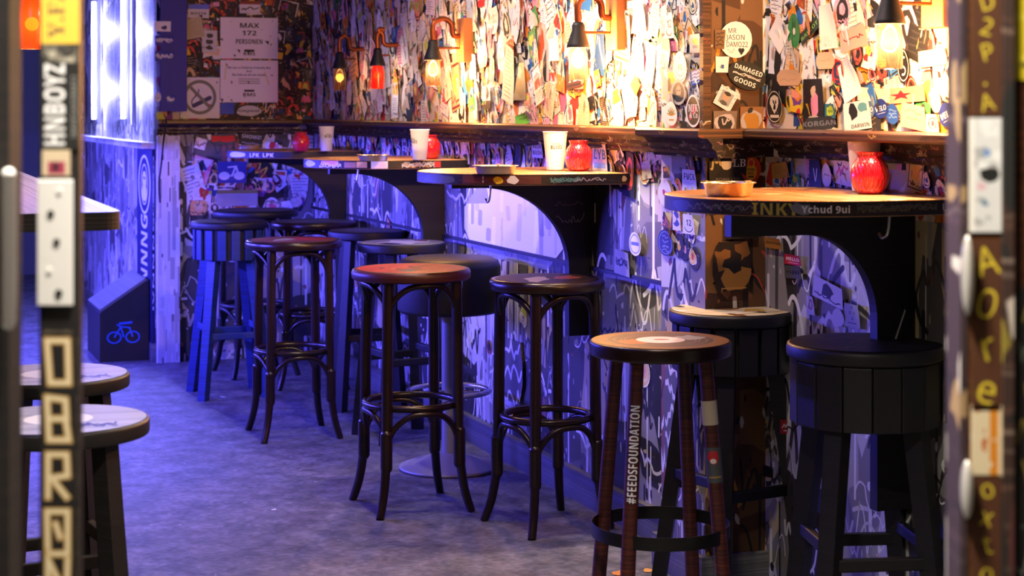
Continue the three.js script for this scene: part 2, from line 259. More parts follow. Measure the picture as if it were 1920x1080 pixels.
// ------------------------------------------------------------------ loose paper on the walls
const inBand = (u0, u1, v0, v1, bias = 1) => () => [u0 + (u1 - u0) * Math.pow(rnd(), bias), rr(v0, v1)];
scatter(wallRight, ['paper', 'paper', 'paper', 'loud', 'mixed', 'paper', 'paper', 'loud', 'dark'], 1100, inBand(-3.9, .42, 1.21, 2.0), [.03, .085], { stuff: true, z: .001, dz: .000003 });
scatter(wallRight, ['paper', 'paper', 'paper', 'paper', 'loud', 'paper', 'paper', 'loud', 'mixed'], 300, inBand(-3.9, .40, 1.23, 1.9, .8), [.05, .13], { z: .004, dz: .00003 });
scatter(wallRightMid, ['paper', 'loud', 'mixed', 'dark', 'round', 'paper'], 190, inBand(-3.85, .40, 1.05, 1.13, .8), [.04, .09], { z: .002 });
scatter(wallRightLow, ['paper', 'mixed', 'round'], 26, inBand(-3.6, .35, .3, .72), [.05, .1], { z: .003 });
scatter(wallPillar, ['paper', 'loud', 'mixed', 'dark', 'round', 'paper'], 60, () => [rr(U0 + .02, U1 - .04), rr(1.22, 1.7)], [.035, .075], { z: ZP + .002 });
scatter(pillarLow, ['paper', 'mixed', 'round', 'dark'], 26, () => [rr(U0 + .02, U1 - .04), rr(.85, 1.12)], [.03, .07], { z: ZP + .002 });
scatter(wallAlcove, ['paper', 'loud', 'mixed', 'dark', 'dark', 'round'], 420, inBand(U1 + .03, 2.5, 1.22, 1.75), [.03, .07], { stuff: true, z: ZA + .001, dz: .000004 });
scatter(wallAlcove, ['paper', 'loud', 'mixed', 'dark', 'round', 'paper', 'paper'], 120, inBand(U1 + .04, 2.2, 1.22, 1.66), [.05, .1], { z: ZA + .004, dz: .00004 });
scatter(wallAlcove, ['paper', 'loud', 'mixed', 'dark', 'round'], 60, inBand(U1 + .04, 2.2, 1.05, 1.12), [.04, .075], { z: ZA + .003 });
scatter(wallBack, ['dark'], 330, inBand(-.64, -.02, 1.21, 2.0), [.05, .1], { stuff: true, z: .001, dz: .000003 });
scatter(wallBack, ['dark', 'dark', 'dark', 'mixed'], 36, inBand(-.62, -.03, 1.22, 1.85), [.05, .11], { z: .002 });
scatter(wallBackLow, ['mixed', 'dark', 'paper', 'paper'], 44, inBand(-.62, -.03, .75, 1.12), [.05, .11], { z: .002 });
{                                                            // the side of the pillar faces the door
  const side = mesh('side_face', boxUV(box(.004, CEIL - 1.15, ZP - ZA - .02, U1 + .002, 1.15 + (CEIL - 1.15) / 2, (ZP + ZA) / 2)), M.pillarSide, wallPillar);
}

// ------------------------------------------------------------------ readable stickers, notices and signs
const NC = 9, NS = 227, namedCanvas = canvas(2048, 2048), ng = namedCanvas.getContext('2d');
ng.fillStyle = '#ddd8cc'; ng.fillRect(0, 0, 2048, 2048);
const namedMat = new THREE.MeshStandardMaterial({ map: tex(namedCanvas), roughness: .55, side: THREE.DoubleSide }); namedMat.name = 'printed stickers';
let namedCount = 0;
function txt(g, s, x, y, size, col, font = 'sans-serif', weight = 'bold', wmax) { g.fillStyle = col; g.font = weight + ' ' + size + 'px ' + font; g.textAlign = 'center'; g.textBaseline = 'middle'; wmax ? g.fillText(s, x, y, wmax) : g.fillText(s, x, y); }
function cellFor(draw) {
  const i = namedCount++, x = (i % NC) * NS, y = Math.floor(i / NC) * NS;
  ng.save(); ng.translate(x, y); ng.beginPath(); ng.rect(0, 0, NS, NS); ng.clip(); ng.scale(NS / 256, NS / 256); draw(ng, 256); ng.restore();
  return [(x + 2) / 2048, 1 - (y + NS - 2) / 2048, (NS - 4) / 2048, (NS - 4) / 2048];
}
function sticker(name, label, category, fr, z, [x0, y0, x1, y1], draw, o = {}) {
  const a = onWall(fr, z, x0, (y0 + y1) / 2), b = onWall(fr, z, x1, (y0 + y1) / 2), t = onWall(fr, z, (x0 + x1) / 2, y0), d = onWall(fr, z, (x0 + x1) / 2, y1);
  const g = toCell(sheet(o.shape || 'rect', o.curl ?? .003), ...(o.cell || cellFor(draw)));
  g.scale(Math.abs(b.u - a.u), t.v - d.v, 1); if (o.rot) g.rotateZ(o.rot);
  const m = mesh(name, g, o.mat || namedMat); m.rotation.y = fr.turn;
  const off = V3((a.u + b.u) / 2, (t.v + d.v) / 2, z).applyAxisAngle(V3(0, 1, 0), fr.turn); m.position.copy(fr.o).add(off);
  tag(m, label, category, o.group); return m;
}
const fill = (g, s, c) => { g.fillStyle = c; g.fillRect(0, 0, s, s); };
const disc = (g, s, r, c) => { g.fillStyle = c; g.beginPath(); g.arc(s / 2, s / 2, s * r, 0, 7); g.fill(); };
// back wall
const BZ = .012;
sticker('notice', 'white paper notice reading MAX 172 PERSONEN on the back wall', 'notice', frameBack, BZ, [413, 33, 521, 110], (g, s) => { fill(g, s, '#e9e6ec'); txt(g, 'MAX', 128, 52, 40, '#1c1c1a'); txt(g, '172', 128, 98, 40, '#1c1c1a'); txt(g, 'PERSONEN', 128, 150, 40, '#1c1c1a', 'sans-serif', 'bold', 120); g.fillStyle = '#1c1c1a'; g.fillRect(106, 198, 44, 14); txt(g, 'RMS', 128, 224, 26, '#1c1c1a'); }, { curl: .001 });
sticker('notice', 'white paper notice with several small lines below the MAX 172 sheet', 'notice', frameBack, BZ + .001, [413, 113, 521, 192], (g, s) => { fill(g, s, '#e9e6ec'); txt(g, 'We are a Children Friendly Bar', 128, 46, 18, '#3a3a66', 'sans-serif', 'bold', 190); txt(g, 'but', 128, 68, 15, '#3a3a66'); txt(g, 'No kids at all are inside', 128, 90, 17, '#3a3a66', 'sans-serif', 'bold', 150); for (let i = 0; i < 3; i++) { g.fillStyle = '#666664'; g.fillRect(82, 112 + i * 13, 92, 4); } g.fillStyle = '#1c1c1a'; g.fillRect(106, 178, 44, 12); txt(g, 'RMS', 128, 208, 28, '#1c1c1a'); g.strokeStyle = '#cfc777'; g.lineWidth = 4; g.beginPath(); g.moveTo(28, 20); g.lineTo(22, 120); g.moveTo(196, 70); g.lineTo(214, 150); g.stroke(); }, { curl: .001 });
sticker('no_smoking_sign', 'square no smoking sign with grey ring and slashed cigarette', 'sign', frameBack, BZ, [338, 145, 412, 222], (g, s) => { fill(g, s, '#e0e0de'); g.strokeStyle = '#1c1c58'; g.lineCap = 'round'; g.lineWidth = 26; g.beginPath(); g.moveTo(88, 176); g.lineTo(190, 128); g.stroke(); g.lineWidth = 7; g.beginPath(); g.moveTo(78, 172); g.bezierCurveTo(60, 120, 130, 120, 118, 76); g.stroke(); g.strokeStyle = '#6f7268'; g.lineWidth = 20; g.beginPath(); g.arc(126, 124, 96, 0, 7); g.stroke(); g.beginPath(); g.moveTo(62, 58); g.lineTo(194, 190); g.stroke(); }, { curl: 0 });
sticker('logo_sticker', 'cloud shaped white lettered sticker above the black back ledge', 'sticker', frameBack, BZ, [442, 195, 492, 220], (g, s) => { fill(g, s, '#333331'); blob(g, 128, 128, 122, 100, '#cccccc', 14, .12); txt(g, 'tinpnal', 128, 128, 70, '#1b1a2c', 'serif', 'bold', 200); }, { shape: 'oval' });
sticker('paper_note', 'creased yellowish note high on the back wall', 'note', frameBack, BZ, [346, 34, 381, 72], (g, s) => { fill(g, s, '#b7ae86'); printLines(g, 30, 30, 190, 190, '#7d7558', 5); }, { rot: .2 });
sticker('paper_note', 'small white note with dark stencil figures beside the MAX sheet', 'note', frameBack, BZ, [379, 57, 407, 99], (g, s) => { fill(g, s, '#cccccc'); for (let i = 0; i < 3; i++) blob(g, 128, 60 + i * 68, 60, 24, '#333331', 8, .4); });
sticker('logo_sticker', 'pale blue and black sticker at the top of the back wall', 'sticker', frameBack, BZ, [352, 8, 392, 34], (g, s) => { fill(g, s, '#cccccc'); g.fillStyle = '#5a6fd8'; g.fillRect(0, 0, s, 90); txt(g, 'BOTTA', 128, 170, 60, '#1c1c1a', 'sans-serif', 'bold', 210); });
sticker('logo_sticker', 'white sticker with a red top edge above the MAX sheet', 'sticker', frameBack, BZ, [449, 2, 488, 25], (g, s) => { fill(g, s, '#dcd8dc'); g.fillStyle = '#8c2c22'; g.fillRect(0, 0, s, 70); squiggle(g, 30, 120, 200, 90, '#333331', 18, 5); });
sticker('blue_paper', 'plain bright blue paper right of the no smoking sign', 'paper', frameBack, BZ, [413, 193, 439, 214], (g, s) => fill(g, s, '#2a4fc0'));
sticker('splash_sticker', 'bright red splash shaped sticker under the back ledge', 'sticker', frameBack, BZ, [394, 248, 444, 273], (g, s) => { fill(g, s, '#4d4d4b'); blob(g, 128, 128, 120, 60, '#e01420', 16, .6); squiggle(g, 10, 120, 240, 60, '#e01420', 26, 7); }, { shape: 'torn' });
sticker('logo_sticker', 'black sticker lettered SHOWZ! under the back ledge', 'sticker', frameBack, BZ + .002, [450, 244, 493, 276], (g, s) => { fill(g, s, '#1c1c1a'); txt(g, 'SHOWZ!', 128, 100, 74, '#cccccc', 'sans-serif', 'bold', 220); squiggle(g, 30, 180, 190, 30, '#999997', 12, 4); }, { rot: -.1 });
sticker('bicycle_sticker', 'white bicycle drawn on a blue sticker on the back wall', 'sticker', frameBack, BZ, [408, 303, 462, 343], (g, s) => { fill(g, s, '#3b418c'); g.fillStyle = '#e0e0de'; for (const x of [60, 190]) { g.beginPath(); g.arc(x, 170, 48, 0, 7); g.fill(); } g.strokeStyle = '#e0e0de'; g.lineWidth = 18; g.beginPath(); g.moveTo(60, 170); g.lineTo(128, 168); g.lineTo(160, 60); g.lineTo(90, 70); g.moveTo(160, 60); g.lineTo(190, 170); g.stroke(); });
sticker('paper_note', 'wide yellow topped note low on the back wall', 'note', frameBack, BZ, [407, 356, 483, 386], (g, s) => { fill(g, s, '#b3b3b1'); g.fillStyle = '#8d8a4a'; g.fillRect(0, 0, s, 60); printLines(g, 20, 80, 210, 150, '#4d4d4b', 4); });
// boards at the passage corner
{
  const bb = thing('blue_board', 'tall dark blue board standing on the back ledge corner', 'board', [0, 0, 0]);
  bb.position.copy(frameBack.o); bb.rotation.y = frameBack.turn;
  mesh('panel', box(.13, 1.0, .02, -ZB + .075, LEDGE + .04 + .5, .05), M.blueBoard, bb);
  sticker('white_card', 'small white card with a dark mark on the blue board', 'card', frameBack, .0615, [290, 40, 320, 59], (g, s) => { fill(g, s, '#e0e0de'); blob(g, 150, 150, 50, 60, '#2a2c58', 6, .5); });
  sticker('scribble_tag', 'pale scribbled tag on the blue board', 'tag', frameBack, .0615, [291, 67, 326, 85], (g, s) => { fill(g, s, '#0a1690'); for (let i = 0; i < 3; i++) squiggle(g, 16, 60, 220, 130, '#cccccc', 12, 9); });
  sticker('scribble_tag', 'second pale scribbled tag lower on the blue board', 'tag', frameBack, .0615, [291, 96, 326, 115], (g, s) => { fill(g, s, '#0a1690'); for (let i = 0; i < 3; i++) squiggle(g, 16, 60, 220, 130, '#cccccc', 12, 9); });
  sticker('round_sticker', 'small pale oval sticker low on the blue board', 'sticker', frameBack, .0615, [290, 172, 302, 192], (g, s) => { fill(g, s, '#cccccc'); squiggle(g, 60, 90, 130, 80, '#44488c', 12, 5); }, { shape: 'oval' });
  sticker('round_sticker', 'small round sticker with a drawn face low on the blue board', 'sticker', frameBack, .0615, [311, 176, 329, 195], (g, s) => { fill(g, s, '#2a378c'); squiggle(g, 30, 60, 190, 130, '#e0e0de', 18, 7); squiggle(g, 30, 90, 190, 90, '#e0e0de', 14, 6); }, { shape: 'oval' });
  const ban = canvas(256, 1024), g = ban.getContext('2d'); g.fillStyle = '#16184a'; g.fillRect(0, 0, 256, 1024);
  g.save(); g.translate(128, 190); g.strokeStyle = '#e0e0de'; g.lineWidth = 16; g.beginPath(); g.ellipse(0, 0, 96, 150, 0, 0, 7); g.stroke(); g.lineWidth = 10; g.beginPath(); g.ellipse(0, 0, 55, 105, 0, 0, 7); g.stroke(); g.fillStyle = '#e0e0de'; g.beginPath(); g.ellipse(0, -24, 36, 48, 0, 0, 7); g.ellipse(0, 44, 44, 46, 0, 0, 7); g.fill(); g.fillStyle = '#16184a'; g.beginPath(); g.arc(-12, -34, 8, 0, 7); g.arc(12, -34, 8, 0, 7); g.fill(); g.restore();
  g.save(); g.translate(128, 590); g.rotate(-Math.PI / 2); txt(g, '!VNNNG', 0, 0, 150, '#e0e0de', 'sans-serif', 'bold', 500); g.restore();
  const bm = new THREE.MeshStandardMaterial({ map: tex(ban), roughness: .55 });
  const bp = frameMesh('banner_board', box(.5, .98, .015, -3.947 - .29, .56, ZB + .009), bm); tag(bp, 'dark blue board with white badge and sideways lettering beside the passage corner', 'board');
}
// pillar front
const PZ = ZP + .008;
const numeral12 = (g, s) => { fill(g, s, '#efece6'); txt(g, '12', 128, 110, 110, '#1c1c1a', 'sans-serif', 'bold'); g.strokeStyle = '#333331'; g.lineWidth = 12; g.beginPath(); g.arc(128, 130, 96, .4, 2.7); g.stroke(); };
sticker('number_sticker', 'white sticker with the number 12 above the ledge', 'sticker', frameMain, PZ, [1246, 24, 1264, 72], numeral12);
sticker('round_sticker', 'white oval badge with fine grey ring monogram on the pillar', 'sticker', frameMain, PZ, [1262, 96, 1289, 156], (g, s) => { fill(g, s, '#f4f1ee'); g.strokeStyle = '#999997'; g.lineWidth = 7; g.beginPath(); g.arc(128, 128, 70, 0, 7); g.stroke(); txt(g, 'HB', 128, 128, 70, '#808080'); g.beginPath(); g.arc(128, 128, 104, 0, 7); g.stroke(); }, { shape: 'oval' });
sticker('logo_sticker', 'pale teal sticker with a yellow cap drawing on the pillar', 'sticker', frameMain, PZ, [1293, 64, 1316, 99], (g, s) => { fill(g, s, '#b3b3b1'); blob(g, 128, 100, 80, 46, '#e3c42e', 10, .3); g.fillStyle = '#3c6a7a'; g.fillRect(60, 150, 130, 40); });
sticker('logo_sticker', 'blue and white sticker with bands of lettering on the pillar', 'sticker', frameMain, PZ, [1296, 130, 1321, 158], (g, s) => { fill(g, s, '#3d5fc4'); for (let i = 0; i < 4; i++) squiggle(g, 24, 30 + i * 54, 200, 30, '#f0f0ee', 16, 7); }, { rot: .1 });
sticker('round_sticker', 'grey ringed portrait badge on the pillar', 'sticker', frameMain, PZ + .001, [1258, 149, 1287, 197], (g, s) => { fill(g, s, '#b3b3b1'); disc(g, s, .38, '#333331'); blob(g, 128, 120, 44, 56, '#b8a090', 9, .2); g.fillStyle = '#1c1c1a'; g.fillRect(96, 104, 26, 12); g.fillRect(134, 104, 26, 12); blob(g, 128, 186, 60, 34, '#4d4d4b', 8, .2); }, { shape: 'oval' });
sticker('leaf_sticker', 'white oval sticker with a green and orange leaf', 'sticker', frameMain, PZ, [1247, 190, 1271, 236], (g, s) => { fill(g, s, '#f5f1ea'); for (let i = -3; i <= 3; i++) { g.save(); g.translate(128, 150); g.rotate(i * .42); g.fillStyle = i % 2 ? '#c9762c' : '#3f7a34'; g.beginPath(); g.ellipse(0, -48, 9, 46, 0, 0, 7); g.fill(); g.restore(); } g.fillStyle = '#b98a3c'; g.fillRect(80, 186, 96, 14); }, { shape: 'oval' });
sticker('round_sticker', 'white rimmed oval sticker with pink MFK & Co lettering', 'sticker', frameMain, PZ + .001, [1286, 177, 1314, 239], (g, s) => { fill(g, s, '#f4efe8'); disc(g, s, .42, '#1e1218'); for (let i = 0; i < 5; i++) blob(g, rr(70, 190), rr(60, 200), 24, 20, '#c22452', 8, .4); txt(g, 'MFK', 128, 106, 76, '#f6e8ec', 'serif'); txt(g, '& Co', 134, 160, 62, '#f6e8ec', 'serif'); }, { shape: 'oval' });
sticker('word_sticker', 'small white card with a black swear word above grey print', 'sticker', frameMain, PZ, [1279, 318, 1307, 359], (g, s) => { fill(g, s, '#efecec'); txt(g, 'FUCK', 128, 84, 100, '#1c1c1a', 'sans-serif', 'bold', 210); printLines(g, 30, 140, 200, 90, '#808080', 3); });
sticker('round_sticker', 'white oval sticker with a small coloured emblem below the ledge', 'sticker', frameMain, PZ, [1234, 337, 1261, 387], (g, s) => { fill(g, s, '#f0f0ee'); blob(g, 110, 118, 32, 30, '#c04a5a', 7, .4); for (let i = 0; i < 3; i++) { g.fillStyle = '#4a56a8'; g.fillRect(150 + i * 20, 110 + i * 16, 14, 60); } }, { shape: 'oval' });
sticker('number_sticker', 'white sticker with the number 12 below the ledge', 'sticker', frameMain, PZ, [1280, 402, 1303, 439], numeral12);
sticker('picture_sticker', 'narrow white two picture strip beside the lower 12', 'sticker', frameMain, PZ, [1261, 389, 1277, 432], (g, s) => { fill(g, s, '#e0e0de'); blob(g, 128, 70, 80, 44, '#3a4196', 8, .4); blob(g, 128, 180, 84, 46, '#3a4196', 8, .4); });
sticker('round_sticker', 'dark blue oval sticker with a line drawn figure', 'sticker', frameMain, PZ, [1233, 430, 1263, 480], (g, s) => { fill(g, s, '#26307c'); g.strokeStyle = '#8f9ae0'; g.lineWidth = 8; g.beginPath(); g.arc(128, 128, 104, 0, 7); g.stroke(); for (let i = 0; i < 4; i++) squiggle(g, 80, 50 + i * 44, 96, 40, '#8f9ae0', 8, 4); }, { shape: 'oval' });
// pillar side
const frameSide = { o: wx(U1, 0, ZP), turn: TURN + Math.PI / 2 }, SZ = .012;
sticker('round_sticker', 'large white round sticker with black handwriting and a heart', 'sticker', frameSide, SZ, [1349, 40, 1410, 109], (g, s) => { fill(g, s, '#f4efe4'); txt(g, 'MR', 100, 66, 46, '#1c1c1a', 'sans-serif', 'normal'); txt(g, 'JASON', 128, 112, 50, '#1c1c1a', 'sans-serif', 'normal'); txt(g, 'DAMO22', 138, 160, 50, '#1c1c1a', 'sans-serif', 'normal', 170); g.fillStyle = '#1c1c1a'; g.beginPath(); g.arc(160, 198, 13, 0, 7); g.arc(182, 198, 13, 0, 7); g.moveTo(147, 202); g.lineTo(195, 202); g.lineTo(171, 234); g.fill(); squiggle(g, 60, 190, 60, 34, '#b9b2a8', 4, 5); }, { shape: 'oval', curl: .001 });
sticker('logo_sticker', 'black leaf shaped sticker reading DAMAGED GOODS', 'sticker', frameSide, SZ + .002, [1364, 116, 1436, 168], (g, s) => { fill(g, s, '#1c1c1a'); g.save(); g.translate(128, 128); txt(g, 'DAMAGED', 0, -52, 60, '#f1ede6', 'sans-serif', 'bold', 190); txt(g, 'GOODS', 0, 62, 60, '#f1ede6', 'sans-serif', 'bold', 150); for (let i = 0; i < 3; i++) squiggle(g, -90, -14, 180, 30, '#c9c5be', 7, 5); g.restore(); }, { shape: 'oval', rot: -.32 });
sticker('portrait_sticker', 'tilted stamp like portrait sticker with a patterned border', 'sticker', frameSide, SZ, [1343, 165, 1378, 204], (g, s) => { fill(g, s, '#e0e0de'); for (let i = 0; i < 40; i++) { g.fillStyle = '#333331'; g.fillRect(rnd() * 256, rnd() * 256, 12, 5); } g.fillStyle = '#999997'; g.fillRect(48, 44, 160, 160); blob(g, 128, 110, 40, 52, '#c99678', 9, .12); blob(g, 128, 70, 48, 26, '#201814', 8, .2); blob(g, 128, 190, 60, 30, '#4d4d4b', 7, .15); }, { rot: -.5 });
sticker('logo_sticker', 'small white card with a blue square logo on the pillar side', 'sticker', frameSide, SZ, [1342, 106, 1365, 136], (g, s) => { fill(g, s, '#f0ede6'); g.fillStyle = '#2b54a8'; g.fillRect(110, 130, 60, 60); g.fillStyle = '#7aa04a'; g.fillRect(90, 150, 30, 30); });
sticker('tag_sticker', 'brown rectangular tag sticker with dark pattern', 'sticker', frameSide, SZ, [1341, 56, 1358, 92], (g, s) => { fill(g, s, '#7a5630'); for (let i = 0; i < 4; i++) squiggle(g, 30, 30 + i * 50, 190, 40, '#2a1c10', 14, 6); });
sticker('ghost_sticker', 'black drip shaped drawing with a grey outline above the ledge', 'drawing', frameSide, SZ, [1338, 208, 1380, 247], (g, s) => { fill(g, s, '#7b6a5c'); blob(g, 128, 150, 110, 110, '#b9b2b4', 12, .15); blob(g, 128, 160, 84, 96, '#1c1c1a', 11, .2); squiggle(g, 100, 80, 80, 130, '#b9b2b4', 16, 3); });
sticker('ghost_sticker', 'ochre drip shaped drawing with a grey outline above the ledge', 'drawing', frameSide, SZ, [1388, 200, 1430, 247], (g, s) => { fill(g, s, '#8a5f38'); blob(g, 128, 140, 116, 120, '#aaa4a8', 12, .15); blob(g, 130, 150, 84, 96, '#a8782c', 11, .2); blob(g, 110, 40, 30, 30, '#1c1a1e', 8, .3); });
sticker('portrait_sticker', 'black and white portrait sticker lettered KOAH LTD', 'sticker', frameSide, SZ, [1330, 289, 1399, 341], (g, s) => { fill(g, s, '#1c1c1a'); g.fillStyle = '#d9b890'; g.fillRect(100, 20, 70, 60); blob(g, 118, 92, 36, 52, '#d8d0c6', 9, .12); g.fillStyle = '#1c1c1a'; g.fillRect(86, 40, 66, 26); blob(g, 120, 190, 76, 50, '#0c0b0f', 9, .15); txt(g, 'LB', 204, 84, 96, '#efece6', 'serif', 'bold', 90); squiggle(g, 14, 40, 70, 110, '#c9b27a', 14, 5); txt(g, 'KOAH LTD', 128, 232, 36, '#808080', 'sans-serif', 'normal', 200); });
sticker('round_sticker', 'orange and yellow figure eight shaped badge beside the portrait', 'sticker', frameSide, SZ + .001, [1390, 294, 1426, 343], (g, s) => { fill(g, s, '#d2401c'); disc(g, s, .44, '#d2401c'); g.fillStyle = '#e9b32a'; g.beginPath(); g.arc(128, 150, 76, 0, 7); g.arc(128, 62, 44, 0, 7); g.fill(); g.fillStyle = '#d2401c'; g.beginPath(); g.arc(128, 62, 30, 0, 7); g.fill(); txt(g, 'TURBO', 128, 126, 34, '#3a1c10', 'sans-serif', 'bold', 110); txt(g, 'DISC', 128, 162, 34, '#3a1c10', 'sans-serif', 'bold', 90); g.fillStyle = '#3a1c10'; g.fillRect(92, 188, 72, 12); }, { shape: 'oval' });
sticker('animal_poster', 'torn brown poster of an animal head low on the pillar side', 'poster', frameSide, SZ, [1332, 448, 1412, 552], (g, s) => { fill(g, s, '#1c120b'); blob(g, 70, 90, 50, 50, '#7a5426', 10, .4); blob(g, 190, 60, 50, 46, '#6d4a20', 10, .4); blob(g, 150, 180, 90, 66, '#94682c', 12, .25); blob(g, 130, 110, 50, 40, '#0f0b0a', 9, .5); g.strokeStyle = '#b88a44'; g.lineWidth = 5; g.strokeRect(70, 226, 150, 20); }, { shape: 'torn' });
sticker('outline_drawing', 'white outlined scribble drawing under the near table', 'drawing', frameSide, SZ, [1358, 405, 1418, 448], (g, s) => { fill(g, s, '#1a120d'); g.strokeStyle = '#d8d2c8'; g.lineWidth = 7; g.beginPath(); g.moveTo(20, 90); g.bezierCurveTo(60, 20, 90, 180, 130, 130); g.bezierCurveTo(150, 230, 200, 240, 210, 180); g.bezierCurveTo(250, 150, 240, 40, 230, 30); g.stroke(); squiggle(g, 90, 60, 110, 80, '#d8d2c8', 6, 6); });
// near wall section
const AZ = ZA + .010;
const A = (n, l, c, r, d, o = {}) => sticker(n, l, c, frameMain, AZ + (o.dz || 0), r, d, o);
A('paper_note', 'blank white diamond shaped note hanging from a corner', 'note', [1440, 22, 1484, 102], (g, s) => fill(g, s, '#fbf6ea'), { shape: 'diamond', curl: .006 });
A('bottle_sticker', 'green bottle shaped sticker beside the white diamond note', 'sticker', [1477, 25, 1501, 92], (g, s) => { fill(g, s, '#3a8a4c'); squiggle(g, 90, 30, 70, 190, '#1e5a30', 16, 4); disc(g, s, .1, '#e8e2c8'); }, { shape: 'oval' });
A('strip_sticker', 'slanted dark strip sticker reading RASCOT', 'sticker', [1499, 46, 1536, 70], (g, s) => { fill(g, s, '#28352c'); txt(g, 'RASCOT', 128, 128, 110, '#7fb85a', 'sans-serif', 'bold', 236); }, { rot: .5, curl: 0 });
A('receipt', 'long blank receipt paper hanging on the near wall', 'paper', [1536, 8, 1571, 92], (g, s) => { fill(g, s, '#f6ead2'); printLines(g, 40, 180, 170, 60, '#b7a98e', 3); }, { rot: .05, curl: .008 });
A('paper_note', 'pink card with brown writing pinned on the near wall', 'note', [1575, 52, 1626, 92], (g, s) => { fill(g, s, '#f0a18c'); squiggle(g, 40, 90, 180, 80, '#7a3a2c', 12, 6); }, { rot: .15 });
A('paper_note', 'torn brown paper note left of the pink card', 'note', [1528, 96, 1568, 131], (g, s) => { fill(g, s, '#d8b78c'); squiggle(g, 50, 100, 140, 60, '#a88a60', 5, 5); }, { shape: 'torn' });
A('paper_note', 'torn tan paper note above the lion badge', 'note', [1454, 129, 1506, 162], (g, s) => { fill(g, s, '#dcb184'); squiggle(g, 40, 140, 160, 40, '#b08a5c', 5, 5); }, { shape: 'torn' });
A('round_sticker', 'black oval badge with a cream lion head', 'sticker', [1436, 168, 1469, 232], (g, s) => { fill(g, s, '#1c1c1a'); g.strokeStyle = '#e8d8b0'; g.lineWidth = 7; g.beginPath(); g.arc(128, 128, 112, 0, 7); g.stroke(); blob(g, 128, 104, 62, 72, '#ead9b2', 12, .2); blob(g, 112, 92, 12, 16, '#1c1c1a', 7); blob(g, 146, 92, 12, 16, '#1c1c1a', 7); blob(g, 128, 132, 18, 26, '#1c1c1a', 7); g.fillStyle = '#ead9b2'; g.fillRect(66, 188, 124, 22); }, { shape: 'oval' });
A('picture_poster', 'black poster with a pink figure on the near wall', 'poster', [1506, 148, 1546, 240], (g, s) => { fill(g, s, '#1a1418'); blob(g, 130, 130, 50, 66, '#e08aa0', 12, .25); blob(g, 124, 60, 34, 30, '#d8b894', 8, .3); blob(g, 120, 216, 64, 26, '#c8b8a0', 8, .4); });
A('paper_note', 'stiff white note tilted across the middle of the near wall', 'note', [1576, 112, 1612, 186], (g, s) => fill(g, s, '#fbf7ee'), { rot: .35, curl: .01 });
A('round_sticker', 'black oval badge with a white curved S line', 'sticker', [1682, 90, 1706, 156], (g, s) => { fill(g, s, '#141216'); g.strokeStyle = '#f0e6d0'; g.lineWidth = 8; g.beginPath(); g.arc(128, 128, 108, 0, 7); g.stroke(); g.lineWidth = 14; g.beginPath(); g.moveTo(160, 70); g.bezierCurveTo(70, 60, 90, 140, 128, 138); g.bezierCurveTo(190, 140, 170, 210, 100, 190); g.stroke(); }, { shape: 'oval', dz: .002 });
A('paper_note', 'tan strip of paper with pencil lines right of the amber lamp', 'note', [1722, 93, 1776, 124], (g, s) => { fill(g, s, '#e2bd8c'); printLines(g, 40, 120, 150, 90, '#8a6a44', 2); }, { rot: .05 });
const velo = (bg) => (g, s) => { fill(g, s, bg); txt(g, 'VELO', 128, 128, 92, '#f0f0ee', 'sans-serif', 'bold', 200); g.fillStyle = '#f0f0ee'; g.fillRect(60, 186, 136, 5); };
A('round_sticker', 'grey blue round VELO sticker behind its twins', 'sticker', [1613, 189, 1641, 224], velo('#5d7a9c'), { shape: 'oval', rot: .1 });
A('round_sticker', 'navy VELO sticker between two lighter ones', 'sticker', [1638, 185, 1666, 222], velo('#22398c'), { shape: 'oval', dz: .001, rot: .15 });
A('round_sticker', 'bright blue round sticker at the end of the VELO row', 'sticker', [1661, 194, 1687, 233], (g, s) => { fill(g, s, '#2c5cb4'); for (let i = 0; i < 3; i++) squiggle(g, 60, 70 + i * 40, 140, 30, '#7fa4e0', 10, 6); }, { shape: 'oval' });
A('round_sticker', 'large navy VELO sticker beside the street door jamb', 'sticker', [1760, 192, 1789, 238], velo('#20307e'), { shape: 'oval', rot: .35, dz: .002 });
A('paper_note', 'salmon pink note with faint red handwriting', 'note', [1689, 196, 1737, 242], (g, s) => { fill(g, s, '#f3bda0'); squiggle(g, 40, 60, 170, 40, '#c8605a', 7, 8); squiggle(g, 60, 130, 140, 40, '#c8605a', 6, 7); }, { rot: -.12, dz: .001 });
A('square_sticker', 'white square sticker with a dark rosette outline', 'sticker', [1736, 214, 1761, 248], (g, s) => { fill(g, s, '#f3ede2'); blob(g, 128, 128, 84, 84, '#2a2226', 12, .1); blob(g, 128, 128, 66, 66, '#f3ede2', 12, .1); blob(g, 128, 128, 40, 36, '#9a5a6a', 9, .4); }, { dz: .002 });
A('paper_note', 'blank peach sheet at the upper end of the near wall', 'note', [1766, 48, 1812, 106], (g, s) => { fill(g, s, '#f6c99c'); printLines(g, 40, 60, 160, 120, '#dba878', 3); }, { curl: .006 });
A('paper_roll', 'rolled white paper stuck slanting beside the door jamb', 'paper', [1768, 116, 1802, 186], (g, s) => { fill(g, s, '#fdfbf6'); g.fillStyle = '#d9d3c8'; g.fillRect(0, 0, 40, s); }, { rot: -.5, curl: .02, dz: .003 });
A('picture_sticker', 'white tilted sticker with a black bird and a caption line', 'sticker', [1582, 190, 1634, 244], (g, s) => { fill(g, s, '#f2ece0'); blob(g, 90, 90, 44, 70, '#1c1c1a', 10, .3); blob(g, 180, 70, 50, 40, '#5fa0a4', 10, .3); txt(g, 'DARWIN', 150, 218, 46, '#1c1a1c', 'sans-serif', 'bold', 170); }, { rot: .1 });
